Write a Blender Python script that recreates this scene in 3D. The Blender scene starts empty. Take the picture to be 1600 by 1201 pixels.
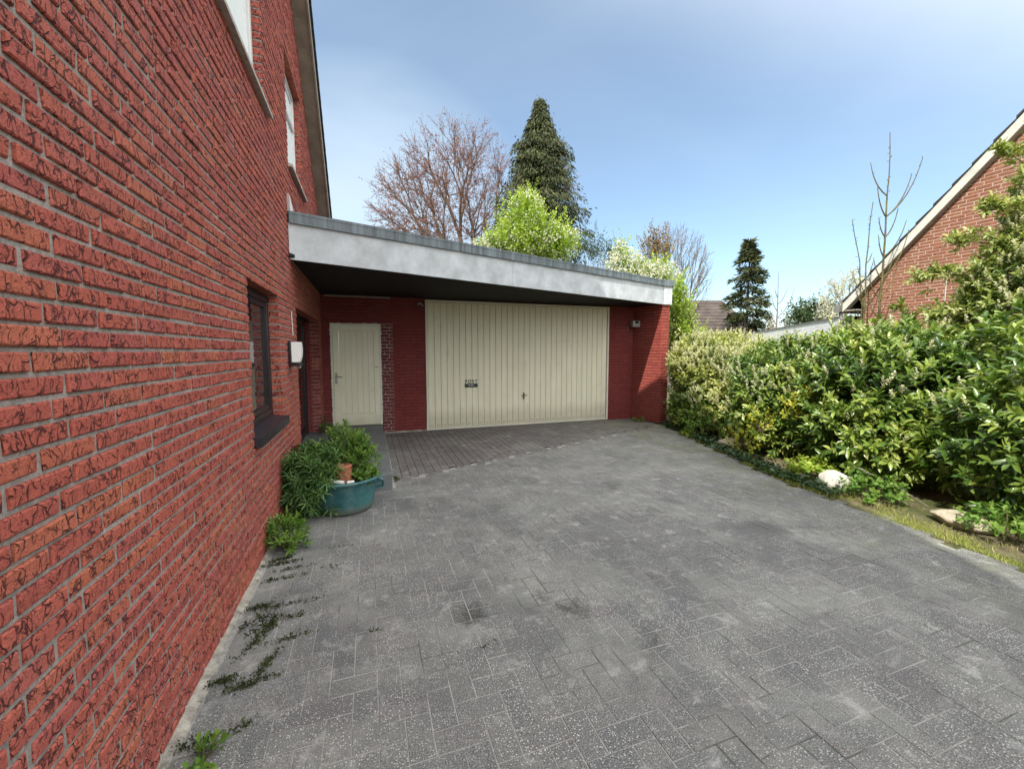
import bpy, bmesh, math, random
import numpy as np
from mathutils import Vector, Matrix
R = math.radians
rng = np.random.default_rng(7)
random.seed(7)
scene = bpy.context.scene
COL = scene.collection

# ------------------------------------------------------------------ camera
HC = 1.55
F_PX = 640.0
PITCH = math.atan((600.5 - 549.0) / F_PX)
YAW = math.atan((800 - 576) * math.cos(PITCH) / F_PX)
cam_d = bpy.data.cameras.new("camera")
cam = bpy.data.objects.new("camera", cam_d)
COL.objects.link(cam)
cam_d.sensor_width = 36
cam_d.lens = 36 * F_PX / 1600
cam_d.clip_start = 0.05
cam_d.clip_end = 3000
cam.location = (0, 0, HC)
cam.rotation_euler = (math.pi / 2 - PITCH, 0, -YAW)
scene.camera = cam

# ------------------------------------------------------------------ light
SUN = Vector((0.815, 0.605, -1.0)).normalized()        # travel direction
ELEV = math.asin(-SUN.z)
AZ = math.atan2(-SUN.x, -SUN.y)                      # towards the sun
world = bpy.data.worlds.new("World")
scene.world = world
world.use_nodes = True
wn = world.node_tree
for n in list(wn.nodes): wn.nodes.remove(n)
w_out = wn.nodes.new('ShaderNodeOutputWorld')
w_bg = wn.nodes.new('ShaderNodeBackground')
sky = wn.nodes.new('ShaderNodeTexSky')
sky.sky_type = 'NISHITA'
sky.sun_disc = False
sky.sun_elevation = ELEV
sky.sun_rotation = AZ
sky.air_density = 1.0
sky.dust_density = 0.9
sky.ozone_density = 1.6
sky.altitude = 50
tcw = wn.nodes.new('ShaderNodeTexCoord')
mp = wn.nodes.new('ShaderNodeMapping')
mp.inputs['Scale'].default_value = (1.0, 1.0, 2.6)
mp.inputs['Location'].default_value = (3.1, 1.35, 0.2)
nz = wn.nodes.new('ShaderNodeTexNoise')
nz.inputs['Scale'].default_value = 1.7
nz.inputs['Detail'].default_value = 6
nz.inputs['Roughness'].default_value = 0.5
nz.inputs['Distortion'].default_value = 0.5
cr = wn.nodes.new('ShaderNodeValToRGB')
cr.color_ramp.interpolation = 'B_SPLINE'
cr.color_ramp.elements[0].position = 0.38
cr.color_ramp.elements[0].color = (0.14, 0.14, 0.14, 1)
cr.color_ramp.elements[1].position = 0.78
cr.color_ramp.elements[1].color = (0.30, 0.30, 0.30, 1)
mixw = wn.nodes.new('ShaderNodeMix')
mixw.data_type = 'RGBA'
mixw.inputs[7].default_value = (4.6, 5.35, 5.9, 1)
wn.links.new(tcw.outputs['Generated'], mp.inputs['Vector'])
wn.links.new(mp.outputs[0], nz.inputs['Vector'])
wn.links.new(nz.outputs[0], cr.inputs[0])
tint = wn.nodes.new('ShaderNodeMix'); tint.data_type = 'RGBA'; tint.blend_type = 'MULTIPLY'; tint.inputs[0].default_value = 1.0
tint.inputs[7].default_value = (0.92, 1.02, 1.02, 1)
wn.links.new(sky.outputs[0], tint.inputs[6]); wn.links.new(tint.outputs[2], mixw.inputs[6])
# unseen glow added high behind the camera to brighten the shaded surfaces
def wmath(op, a, b):
    nd = wn.nodes.new('ShaderNodeMath'); nd.operation = op
    for k_, v_ in enumerate((a, b)):
        if hasattr(v_, 'links'): wn.links.new(v_, nd.inputs[k_])
        else: nd.inputs[k_].default_value = v_
    return nd.outputs[0]
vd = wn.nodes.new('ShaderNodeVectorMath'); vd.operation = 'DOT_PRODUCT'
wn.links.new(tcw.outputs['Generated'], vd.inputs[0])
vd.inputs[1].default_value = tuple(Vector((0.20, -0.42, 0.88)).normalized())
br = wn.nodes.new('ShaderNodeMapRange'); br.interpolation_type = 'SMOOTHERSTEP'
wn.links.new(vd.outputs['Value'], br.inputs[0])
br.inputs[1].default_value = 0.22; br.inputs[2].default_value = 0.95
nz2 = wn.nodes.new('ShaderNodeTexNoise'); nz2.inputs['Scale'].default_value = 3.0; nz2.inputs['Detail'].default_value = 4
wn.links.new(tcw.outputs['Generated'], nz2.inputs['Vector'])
# pale haze low beside the house
vh = wn.nodes.new('ShaderNodeVectorMath'); vh.operation = 'DOT_PRODUCT'
wn.links.new(tcw.outputs['Generated'], vh.inputs[0]); vh.inputs[1].default_value = tuple(Vector((0.02, 1.0, 0.17)).normalized())
hz = wn.nodes.new('ShaderNodeMapRange'); hz.interpolation_type = 'SMOOTHERSTEP'; wn.links.new(vh.outputs['Value'], hz.inputs[0])
hz.inputs[1].default_value = 0.85; hz.inputs[2].default_value = 1.0; hz.inputs[4].default_value = 0.62
hmul = wmath('MULTIPLY', hz.outputs[0], wmath('ADD', wmath('MULTIPLY', nz.outputs[0], 1.1), 0.35))
wn.links.new(wmath('MAXIMUM', cr.outputs[0], hmul), mixw.inputs[0])
fill_glow = wmath('MULTIPLY', br.outputs[0], wmath('ADD', wmath('MULTIPLY', nz2.outputs[0], 0.8), 0.5))
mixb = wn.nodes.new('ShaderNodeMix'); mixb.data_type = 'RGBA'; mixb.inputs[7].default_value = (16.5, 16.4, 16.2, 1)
wn.links.new(fill_glow, mixb.inputs[0]); wn.links.new(mixw.outputs[2], mixb.inputs[6])
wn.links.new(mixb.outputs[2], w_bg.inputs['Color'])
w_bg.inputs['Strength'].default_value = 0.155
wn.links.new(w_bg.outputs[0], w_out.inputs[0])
sun_d = bpy.data.lights.new("sun", 'SUN')
sun_d.energy = 5.0
sun_d.angle = R(0.55)
sun_d.color = (1.0, 0.94, 0.84)
sun_o = bpy.data.objects.new("sun", sun_d)
COL.objects.link(sun_o)
sun_o.location = (-20, -15, 30)
sun_o.rotation_euler = SUN.to_track_quat('-Z', 'Y').to_euler()
scene.view_settings.view_transform = 'Standard'
scene.view_settings.look = 'None'
scene.view_settings.gamma = 1
scene.view_settings.exposure = 0.45
scene.render.engine = 'CYCLES'
scene.cycles.max_bounces = 5

# ------------------------------------------------------------------ helpers
def tag(o, label=None, cat=None, group=None, kind=None):
    if label: o['label'] = label
    if cat: o['category'] = cat
    if group: o['group'] = group
    if kind: o['kind'] = kind
    return o

def thing(name, label, cat, loc=(0, 0, 0), rotz=0, group=None):
    o = bpy.data.objects.new(name, None)
    o.empty_display_size = 0.2
    COL.objects.link(o)
    o.location = loc
    o.rotation_euler = (0, 0, rotz)
    return tag(o, label, cat, group)

def link_mesh(name, me, mats, parent=None, world_space=True):
    """parts are modelled in world space; re-based onto the parent's origin"""
    if not isinstance(mats, (list, tuple)): mats = [mats]
    for m in mats: me.materials.append(m)
    o = bpy.data.objects.new(name, me)
    COL.objects.link(o)
    if parent is not None:
        o.parent = parent
        if world_space:
            root = parent
            M = Matrix.Identity(4)
            while root is not None:
                M = Matrix.Translation(root.location) @ root.rotation_euler.to_matrix().to_4x4() @ M
                root = root.parent
            me.transform(M.inverted())
    return o

def np_mesh(name, V, faces, rnd=None, mat_idx=None, smooth=False):
    """V (n,3); faces: list of int arrays (m,k); rnd (n,4)"""
    me = bpy.data.meshes.new(name)
    V = np.asarray(V, dtype=np.float32)
    me.vertices.add(len(V))
    me.vertices.foreach_set('co', V.ravel())
    faces = [f for f in faces if len(f)]
    nl = sum(f.size for f in faces); npoly = sum(len(f) for f in faces)
    me.loops.add(nl); me.polygons.add(npoly)
    me.loops.foreach_set('vertex_index', np.concatenate([f.ravel() for f in faces]).astype(np.int32))
    st, s = [], 0
    for f in faces:
        k = f.shape[1]
        st.append(s + np.arange(len(f)) * k); s += f.size
    me.polygons.foreach_set('loop_start', np.concatenate(st).astype(np.int32))
    if mat_idx is not None: me.polygons.foreach_set('material_index', np.asarray(mat_idx, dtype=np.int32))
    me.polygons.foreach_set('use_smooth', np.full(npoly, smooth, dtype=bool))
    me.update(calc_edges=True)
    me.validate()
    if rnd is not None:
        a = me.color_attributes.new('rnd', 'FLOAT_COLOR', 'POINT')
        a.data.foreach_set('color', np.asarray(rnd, dtype=np.float32).ravel())
    return me

class MB:
    """collects simple shapes into one mesh"""
    def __init__(s): s.v = []; s.f = []; s.m = []; s.r = []; s.cur = 0
    def add(s, vs, fs, mi=0):
        b = len(s.v); s.v += [tuple(p) for p in vs]
        s.f += [tuple(b + i for i in f) for f in fs]; s.m += [mi] * len(fs)
    def box(s, a, b, mi=0, bev=0.0):
        x0, y0, z0 = a; x1, y1, z1 = b
        if bev <= 0:
            s.hexa([(x0,y0,z0),(x1,y0,z0),(x1,y1,z0),(x0,y1,z0),(x0,y0,z1),(x1,y0,z1),(x1,y1,z1),(x0,y1,z1)], mi); return
        bm = bmesh.new()
        bmesh.ops.create_cube(bm, size=1)
        for v in bm.verts:
            v.co = Vector(((x0+x1)/2 + v.co.x*(x1-x0), (y0+y1)/2 + v.co.y*(y1-y0), (z0+z1)/2 + v.co.z*(z1-z0)))
        bmesh.ops.bevel(bm, geom=bm.edges[:], offset=bev, segments=2, profile=0.6, affect='EDGES')
        s.bm(bm, mi)
    def bm(s, bm, mi=0):
        bm.verts.index_update()
        s.add([v.co[:] for v in bm.verts], [[v.index for v in f.verts] for f in bm.faces], mi)
        bm.free()
    def hexa(s, p, mi=0):
        s.add(p, [(0,3,2,1),(4,5,6,7),(0,1,5,4),(1,2,6,5),(2,3,7,6),(3,0,4,7)], mi)
    def prism(s, poly, z0, z1, mi=0):
        n = len(poly)
        s.add([(x,y,z0) for x,y in poly] + [(x,y,z1) for x,y in poly],
              [tuple(range(n-1,-1,-1)), tuple(range(n,2*n))] + [(i,(i+1)%n,n+(i+1)%n,n+i) for i in range(n)], mi)
    def wallprism(s, X0, X1, poly, mi=0):
        """poly in (y,z) extruded along x"""
        n = len(poly)
        s.add([(X0,y,z) for y,z in poly] + [(X1,y,z) for y,z in poly],
              [tuple(range(n-1,-1,-1)), tuple(range(n,2*n))] + [(i,(i+1)%n,n+(i+1)%n,n+i) for i in range(n)], mi)
    def lathe(s, prof, c, seg=24, mi=0, sx=1, sy=1, axis='z'):
        vs, fs = [], []
        for r, z in prof:
            for k in range(seg):
                a = 2*math.pi*k/seg
                p = (r*math.cos(a)*sx, r*math.sin(a)*sy, z)
                if axis == 'y': p = (p[0], p[2], p[1])
                if axis == 'x': p = (p[2], p[0], p[1])
                vs.append((c[0]+p[0], c[1]+p[1], c[2]+p[2]))
        for i in range(len(prof)-1):
            for k in range(seg):
                fs.append((i*seg+k, i*seg+(k+1)%seg, (i+1)*seg+(k+1)%seg, (i+1)*seg+k))
        s.add(vs, fs, mi)
    def tube(s, pts, rads, seg=6, mi=0):
        pts = [Vector(p) for p in pts]; n = len(pts)
        vs = []
        ref = Vector((0.31, 0.77, 0.55))
        for i, p in enumerate(pts):
            d = (pts[min(i+1,n-1)] - pts[max(i-1,0)]).normalized()
            a = d.cross(ref)
            if a.length < 1e-3: a = d.cross(Vector((1,0,0)))
            a.normalize(); b = d.cross(a)
            r = rads[i] if isinstance(rads, (list, tuple)) else rads
            for k in range(seg):
                t = 2*math.pi*k/seg
                vs.append(p + a*(r*math.cos(t)) + b*(r*math.sin(t)))
        fs = [(i*seg+k, i*seg+(k+1)%seg, (i+1)*seg+(k+1)%seg, (i+1)*seg+k) for i in range(n-1) for k in range(seg)]
        fs += [tuple(range(seg-1,-1,-1)), tuple(range((n-1)*seg, n*seg))]
        s.add(vs, fs, mi)
    def build(s, name, mats, parent=None, smooth=False):
        me = bpy.data.meshes.new(name)
        me.from_pydata(s.v, [], s.f)
        me.polygons.foreach_set('material_index', s.m)
        if smooth: me.polygons.foreach_set('use_smooth', [True]*len(s.f))
        me.update()
        bm = bmesh.new(); bm.from_mesh(me); bmesh.ops.recalc_face_normals(bm, faces=bm.faces[:]); bm.to_mesh(me); bm.free()
        return link_mesh(name, me, mats, parent)

def smooth_by_angle(o, ang=40):
    me = o.data
    me.polygons.foreach_set('use_smooth', [True]*len(me.polygons))
    try: me.set_sharp_from_angle(angle=R(ang))
    except Exception: pass

# ------------------------------------------------------------------ materials
class G:
    """tiny node graph builder"""
    def __init__(s, name):
        s.m = bpy.data.materials.new(name); s.m.use_nodes = True
        s.nt = s.m.node_tree
        for n in list(s.nt.nodes): s.nt.nodes.remove(n)
        s.out = s.nt.nodes.new('ShaderNodeOutputMaterial')
        s.b = s.nt.nodes.new('ShaderNodeBsdfPrincipled')
        s.nt.links.new(s.b.outputs[0], s.out.inputs[0])
        s.tc = s.nt.nodes.new('ShaderNodeTexCoord')
    def put(s, sock, v):
        if v is None: return
        if hasattr(v, 'links'): s.nt.links.new(v, sock)
        else:
            if isinstance(v, (tuple, list)) and len(v) == 3 and len(sock.default_value) == 4: v = (*v, 1)
            sock.default_value = v
    def n(s, t, **kw):
        nd = s.nt.nodes.new(t)
        for k, v in kw.items():
            if k.startswith('_'): setattr(nd, k[1:], v)
        return nd
    def P(s): return s.tc.outputs['Object']
    def W(s):
        g = s.n('ShaderNodeNewGeometry'); return g.outputs['Position']
    def attr(s, name='rnd'):
        a = s.n('ShaderNodeAttribute', _attribute_name=name)
        sp = s.n('ShaderNodeSeparateColor'); s.nt.links.new(a.outputs['Color'], sp.inputs[0])
        return a.outputs['Color'], sp.outputs[0], sp.outputs[1], sp.outputs[2]
    def noise(s, vec, scale, detail=4, rough=0.5, dist=0.0, out=0):
        nd = s.n('ShaderNodeTexNoise'); s.put(nd.inputs['Vector'], vec)
        nd.inputs['Scale'].default_value = scale; nd.inputs['Detail'].default_value = detail
        nd.inputs['Roughness'].default_value = rough; nd.inputs['Distortion'].default_value = dist
        return nd.outputs[out]
    def vor(s, vec, scale, feature='F1', out='Distance', rand=1.0):
        nd = s.n('ShaderNodeTexVoronoi', _feature=feature); s.put(nd.inputs['Vector'], vec)
        nd.inputs['Scale'].default_value = scale; nd.inputs['Randomness'].default_value = rand
        return nd.outputs[out]
    def ramp(s, fac, stops, interp='LINEAR'):
        nd = s.n('ShaderNodeValToRGB'); s.put(nd.inputs[0], fac)
        el = nd.color_ramp.elements; nd.color_ramp.interpolation = interp
        while len(el) < len(stops): el.new(0.5)
        for e, (p, c) in zip(el, stops):
            e.position = p
            e.color = (c, c, c, 1) if isinstance(c, (int, float)) else (*c, 1)
        return nd.outputs[0]
    def mix(s, fac, a, b, mode='MIX'):
        nd = s.n('ShaderNodeMix', _data_type='RGBA', _blend_type=mode)
        s.put(nd.inputs[0], fac); s.put(nd.inputs[6], a); s.put(nd.inputs[7], b)
        return nd.outputs[2]
    def math(s, op, a, b=None, c=None, clamp=False):
        nd = s.n('ShaderNodeMath', _operation=op, _use_clamp=clamp)
        s.put(nd.inputs[0], a); s.put(nd.inputs[1], b)
        if c is not None: s.put(nd.inputs[2], c)
        return nd.outputs[0]
    def vmath(s, op, a, b=None, out=0):
        nd = s.n('ShaderNodeVectorMath', _operation=op)
        s.put(nd.inputs[0], a); s.put(nd.inputs[1], b)
        return nd.outputs[out]
    def mapping(s, vec, scale=(1,1,1), rot=(0,0,0), loc=(0,0,0)):
        nd = s.n('ShaderNodeMapping'); s.put(nd.inputs['Vector'], vec)
        nd.inputs['Scale'].default_value = scale; nd.inputs['Rotation'].default_value = rot; nd.inputs['Location'].default_value = loc
        return nd.outputs[0]
    def bump(s, h, strength=0.5, dist=0.01, normal=None):
        nd = s.n('ShaderNodeBump'); s.put(nd.inputs['Height'], h)
        nd.inputs['Strength'].default_value = strength; nd.inputs['Distance'].default_value = dist
        if normal is not None: s.put(nd.inputs['Normal'], normal)
        return nd.outputs[0]
    def done(s, col=None, rough=0.8, normal=None, spec=0.3, metal=0.0, **kw):
        s.put(s.b.inputs['Base Color'], col); s.put(s.b.inputs['Roughness'], rough)
        if normal is not None: s.put(s.b.inputs['Normal'], normal)
        s.b.inputs['Specular IOR Level'].default_value = spec
        s.b.inputs['Metallic'].default_value = metal
        for k, v in kw.items(): s.put(s.b.inputs[k.replace('_', ' ')], v)
        return s.m

def brick_mat(name, cols, crease=1.0, crease_col=(0.085, 0.024, 0.024), rough=0.75, dirt=0.25, bump=1.0):
    g = G(name)
    c, r1, r2, r3 = g.attr()
    off = g.vmath('MULTIPLY', c, (37.0, 23.0, 51.0))
    p = g.vmath('ADD', g.P(), off)
    wob = g.noise(p, 9, 3, 0.6, out=1)
    wob = g.vmath('SUBTRACT', wob, (0.5, 0.5, 0.5))
    pw = g.vmath('ADD', p, g.vmath('MULTIPLY', wob, (0.09, 0.09, 0.09)))
    d1 = g.vor(g.mapping(pw, scale=(1, 1.0, 0.45), rot=(0.75, 0.2, 0)), 25, 'DISTANCE_TO_EDGE')
    l1 = g.ramp(d1, [(0.0, 1.0), (0.022, 0.85), (0.048, 0.0)])
    d2 = g.vor(g.mapping(pw, scale=(1, 1.5, 0.45), rot=(0.5, 0, 0.4), loc=(3, 1, 2)), 24, 'DISTANCE_TO_EDGE')
    l2 = g.ramp(d2, [(0.0, 1.0), (0.02, 0.85), (0.045, 0.0)])
    gate = g.ramp(g.noise(p, 21, 2, 0.5), [(0.42, 0.0), (0.57, 1.0)])
    gate2 = g.ramp(g.noise(g.vmath('ADD', p, (5, 5, 5)), 26, 2, 0.5), [(0.47, 0.0), (0.59, 1.0)])
    cre = g.math('MAXIMUM', g.math('MULTIPLY', l1, gate), g.math('MULTIPLY', l2, gate2))
    pits = g.ramp(g.noise(p, 95, 3, 0.6), [(0.60, 0.0), (0.70, 1.0)])
    fine = g.noise(p, 160, 4, 0.7)
    med = g.noise(p, 14, 3, 0.5)
    n = len(cols)
    base = g.ramp(r1, [(i / max(1, n - 1), cc) for i, cc in enumerate(cols)], 'LINEAR')
    base = g.mix(g.ramp(med, [(0.3, 0.0), (0.75, 0.55)]), base, cols[-1])
    base = g.mix(g.ramp(fine, [(0.38, 0.6), (0.60, 0.0)]), base, g.mix(1.0, base, (0.55, 0.5, 0.5), 'MULTIPLY'))
    # broad weathering over the whole wall
    big = g.noise(g.P(), 0.9, 4, 0.6)
    base = g.mix(g.ramp(big, [(0.45, 0.0), (0.75, dirt)]), base, (0.30, 0.13, 0.13))
    dark = g.math('MAXIMUM', g.math('MULTIPLY', cre, 0.92 * crease), g.math('MULTIPLY', pits, 0.5 * crease))
    base = g.mix(dark, base, crease_col)
    h = g.math('SUBTRACT', g.math('ADD', g.math('MULTIPLY', med, 0.5), g.math('MULTIPLY', fine, 0.22)), g.math('ADD', g.math('MULTIPLY', cre, 0.55), g.math('MULTIPLY', pits, 0.2)))
    nb = g.bump(h, 1.0 * bump, 0.020)
    return g.done(base, g.ramp(fine, [(0.3, rough - 0.12), (0.7, rough + 0.1)]), nb, 0.28)

def mortar_mat(name, a, b, scale=60):
    g = G(name)
    n1 = g.noise(g.P(), scale, 5, 0.7); n2 = g.noise(g.P(), 1.3, 3, 0.6)
    col = g.mix(g.ramp(n1, [(0.3, 0.0), (0.7, 1.0)]), a, b)
    col = g.mix(g.ramp(n2, [(0.4, 0.0), (0.8, 0.5)]), col, tuple(x * 0.6 for x in a))
    return g.done(col, 0.95, g.bump(n1, 0.7, 0.006), 0.15)

def plain(name, col, rough=0.6, var=0.12, scale=8, bump=0.1, spec=0.35, metal=0.0, bd=0.003, streak=None, **kw):
    g = G(name)
    v = g.mapping(g.P(), scale=streak) if streak else g.P()
    n1 = g.noise(v, scale, 5, 0.6); n2 = g.noise(g.P(), scale * 9, 3, 0.6)
    dk = tuple(c * (1 - var * 1.8) for c in col); lt = tuple(min(1, c * (1 + var)) for c in col)
    c = g.mix(g.ramp(n1, [(0.3, 0.0), (0.7, 1.0)]), dk, lt)
    c = g.mix(g.ramp(n2, [(0.35, 0.25), (0.6, 0.0)]), c, dk)
    return g.done(c, g.ramp(n1, [(0.2, max(0.02, rough - 0.08)), (0.8, min(1, rough + 0.08))]), g.bump(n2, bump, bd), spec, metal, **kw)

def leaf_mat(name, cols, rough=0.35, transl=0.35, spec=0.5, tcol=None):
    g = G(name)
    c, r1, r2, r3 = g.attr()
    n = len(cols)
    base = g.ramp(r1, [(i / max(1, n - 1), cc) for i, cc in enumerate(cols)])
    nn = g.noise(g.P(), 30, 2, 0.5)
    base = g.mix(g.ramp(nn, [(0.3, 0.3), (0.7, 0.0)]), base, g.mix(1.0, base, (0.6, 0.65, 0.6), 'MULTIPLY'))
    m = g.done(base, rough, None, spec)
    tr = g.n('ShaderNodeBsdfTranslucent')
    g.put(tr.inputs['Color'], g.mix(1.0, base, tcol or (1.6, 1.7, 0.7), 'MULTIPLY'))
    mx = g.n('ShaderNodeMixShader'); mx.inputs[0].default_value = transl
    g.nt.links.new(g.b.outputs[0], mx.inputs[1]); g.nt.links.new(tr.outputs[0], mx.inputs[2])
    g.nt.links.new(mx.outputs[0], g.out.inputs[0])
    return m

M = {}
M['brick'] = brick_mat('rustic_red_brick', [(0.42, 0.098, 0.076), (0.47, 0.114, 0.080), (0.50, 0.128, 0.084), (0.42, 0.104, 0.090), (0.53, 0.162, 0.086), (0.47, 0.118, 0.082)])
M['brick_flat'] = brick_mat('shaded_painted_brick', [(0.19, 0.034, 0.033), (0.22, 0.040, 0.035), (0.25, 0.048, 0.040), (0.20, 0.037, 0.037)], crease=0.35, dirt=0.2, bump=0.5)  # garage brick with the canopy shade darkened into its colour
M['brick_side'] = brick_mat('sunlit_orange_brick', [(0.28, 0.058, 0.044), (0.32, 0.070, 0.050), (0.36, 0.085, 0.056), (0.30, 0.064, 0.050)], crease=0.35, dirt=0.2, bump=0.6)  # brighter copy of the garage brick, sunlight put into its colour
M['brick_lintel'] = brick_mat('orange_lintel_brick', [(0.46, 0.12, 0.07), (0.50, 0.14, 0.08), (0.42, 0.10, 0.07)], crease=0.7)
M['brick_far'] = brick_mat('orange_brown_brick', [(0.34, 0.13, 0.07), (0.30, 0.11, 0.062), (0.37, 0.15, 0.08), (0.28, 0.10, 0.06)], crease=0.25, crease_col=(0.14, 0.05, 0.04), dirt=0.1, bump=0.6)
M['brick_pale'] = brick_mat('toothed_brick', [(0.20, 0.045, 0.045), (0.26, 0.08, 0.07), (0.17, 0.035, 0.035)], crease=0.5)
M['mortar'] = mortar_mat('grey_mortar', (0.19, 0.17, 0.155), (0.44, 0.40, 0.36))
M['mortar_red'] = mortar_mat('painted_mortar', (0.06, 0.018, 0.018), (0.13, 0.05, 0.048))
M['mortar_pale'] = mortar_mat('crumbling_pale_mortar', (0.30, 0.24, 0.23), (0.55, 0.50, 0.46), 25)
M['mortar_far'] = mortar_mat('cream_mortar', (0.38, 0.30, 0.23), (0.48, 0.39, 0.31))
def g_cream():
    g = G('cream_door_paint')
    n1 = g.noise(g.mapping(g.P(), scale=(1, 1, 0.25)), 5, 5, 0.65); n2 = g.noise(g.P(), 60, 4, 0.7)
    sep = g.n('ShaderNodeSeparateXYZ'); g.put(sep.inputs[0], g.P())
    c = g.mix(g.ramp(n1, [(0.3, 0.0), (0.7, 1.0)]), (0.68, 0.66, 0.49), (0.77, 0.75, 0.59))
    low = g.ramp(g.math('SUBTRACT', sep.outputs[2], g.math('MULTIPLY', n1, 0.45)), [(0.0, 0.55), (0.22, 0.0)])
    c = g.mix(low, c, (0.42, 0.39, 0.29))
    rub = g.ramp(g.noise(g.mapping(g.P(), scale=(1, 1, 0.6)), 3.5, 6, 0.75), [(0.56, 0.0), (0.70, 0.35)])
    c = g.mix(rub, c, (0.50, 0.49, 0.40))
    return g.done(c, g.ramp(n1, [(0.2, 0.38), (0.8, 0.6)]), g.bump(g.noise(g.P(), 2.5, 3, 0.5), 0.25, 0.01), 0.4)
M['cream'] = g_cream()
M['cream_trim'] = plain('cream_trim_paint', (0.68, 0.66, 0.55), 0.5, 0.06, 3, 0.1)
M['foam'] = plain('white_filler_foam', (0.78, 0.76, 0.70), 0.9, 0.15, 30, 0.8)
M['fascia'] = plain('weathered_white_board', (0.51, 0.555, 0.585), 0.65, 0.15, 5.0, 0.25)
M['cap'] = plain('zinc_capping', (0.16, 0.20, 0.22), 0.55, 0.35, 14, 0.2, streak=(1.0, 1.0, 0.05))
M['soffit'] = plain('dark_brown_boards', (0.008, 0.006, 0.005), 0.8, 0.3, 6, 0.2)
M['roofing'] = plain('bitumen_roofing', (0.06, 0.06, 0.062), 0.9, 0.3, 5, 0.4)
M['darkwood'] = plain('dark_brown_window_paint', (0.022, 0.016, 0.018), 0.4, 0.25, 10, 0.1, spec=0.5)
M['whiteframe'] = plain('white_window_paint', (0.72, 0.73, 0.72), 0.4, 0.05, 8, 0.05)
M['blind'] = plain('white_roller_blind', (0.74, 0.78, 0.76), 0.8, 0.04, 2, 0.05)
M['stone_sill'] = plain('pale_stone_sill', (0.42, 0.39, 0.35), 0.8, 0.2, 20, 0.3)
M['bluebrick'] = plain('blue_black_clinker', (0.018, 0.018, 0.026), 0.38, 0.4, 30, 0.35, spec=0.6)
M['slab'] = None
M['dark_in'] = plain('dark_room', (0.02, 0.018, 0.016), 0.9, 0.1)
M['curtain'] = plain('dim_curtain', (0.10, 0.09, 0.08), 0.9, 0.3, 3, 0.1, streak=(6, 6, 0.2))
M['verge'] = plain('weathered_beige_board', (0.30, 0.27, 0.225), 0.75, 0.18, 5, 0.2)
M['tile'] = plain('dark_roof_tile', (0.045, 0.04, 0.042), 0.7, 0.35, 4, 0.3)
M['tile_far'] = plain('brown_roof_tile', (0.085, 0.066, 0.056), 0.8, 0.3, 2, 0.3)
M['white_board'] = plain('white_weatherboard', (0.84, 0.85, 0.83), 0.55, 0.06, 5, 0.1)
M['barge'] = plain('cream_barge_board', (0.58, 0.57, 0.50), 0.6, 0.12, 4, 0.1)
M['gutter'] = plain('grey_zinc_gutter', (0.26, 0.25, 0.235), 0.5, 0.2, 9, 0.1, metal=0.3)
M['metal'] = plain('brushed_metal', (0.42, 0.42, 0.40), 0.3, 0.15, 30, 0.1, metal=0.9)
M['brass'] = plain('dull_brass', (0.20, 0.16, 0.09), 0.35, 0.2, 30, 0.1, metal=0.8)
M['black'] = plain('black_plastic', (0.012, 0.013, 0.016), 0.35, 0.2, 20, 0.05, spec=0.5)
M['opal'] = plain('white_opal_plastic', (0.80, 0.82, 0.80), 0.3, 0.03, 6, 0.02, spec=0.5)
M['greyplastic'] = plain('grey_plastic', (0.30, 0.28, 0.27), 0.5, 0.15, 20, 0.1)
M['terracotta'] = plain('terracotta', (0.34, 0.125, 0.07), 0.8, 0.25, 18, 0.4, streak=(1, 1, 0.25))
M['soil'] = plain('dark_soil', (0.040, 0.032, 0.025), 0.95, 0.4, 25, 1.0, bd=0.02)
M['bone'] = plain('white_plastic_pipe', (0.74, 0.74, 0.70), 0.4, 0.06, 12, 0.05)
M['concrete'] = plain('pale_mortar_skirt', (0.36, 0.34, 0.29), 0.95, 0.35, 14, 0.8, bd=0.01)
M['ink'] = plain('black_letter_paint', (0.012, 0.014, 0.014), 0.5, 0.1)
M['bark'] = plain('grey_brown_bark', (0.10, 0.08, 0.06), 0.9, 0.35, 7, 0.7, bd=0.02)
M['bark_green'] = plain('green_tinged_bark', (0.135, 0.12, 0.05), 0.9, 0.3, 5, 0.6, bd=0.02)
M['bark_red'] = plain('reddish_twigs', (0.14, 0.098, 0.07), 0.9, 0.3, 3, 0.5, bd=0.02)
M['bark_grey'] = plain('pale_grey_twigs', (0.20, 0.175, 0.15), 0.9, 0.25, 4, 0.4)
M['stem'] = plain('brown_green_stem', (0.12, 0.10, 0.05), 0.8, 0.3, 12, 0.3)

def g_slab():
    g = G('grey_flagstone')
    n1 = g.noise(g.P(), 3, 5, 0.6); n2 = g.noise(g.P(), 90, 4, 0.7)
    bt = g.n('ShaderNodeTexBrick'); g.put(bt.inputs['Vector'], g.P())
    bt.inputs['Scale'].default_value = 1.0; bt.inputs['Brick Width'].default_value = 0.3; bt.inputs['Row Height'].default_value = 0.3
    bt.inputs['Mortar Size'].default_value = 0.004; bt.offset = 0.0
    c = g.mix(g.ramp(n1, [(0.3, 0.0), (0.7, 1.0)]), (0.10, 0.11, 0.115), (0.17, 0.185, 0.19))
    c = g.mix(g.ramp(n2, [(0.4, 0.3), (0.6, 0.0)]), c, (0.07, 0.07, 0.07))
    c = g.mix(bt.outputs['Fac'], c, (0.09, 0.09, 0.085))
    return g.done(c, 0.6, g.bump(n2, 0.3, 0.004), 0.35)
M['slab'] = g_slab()

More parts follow.
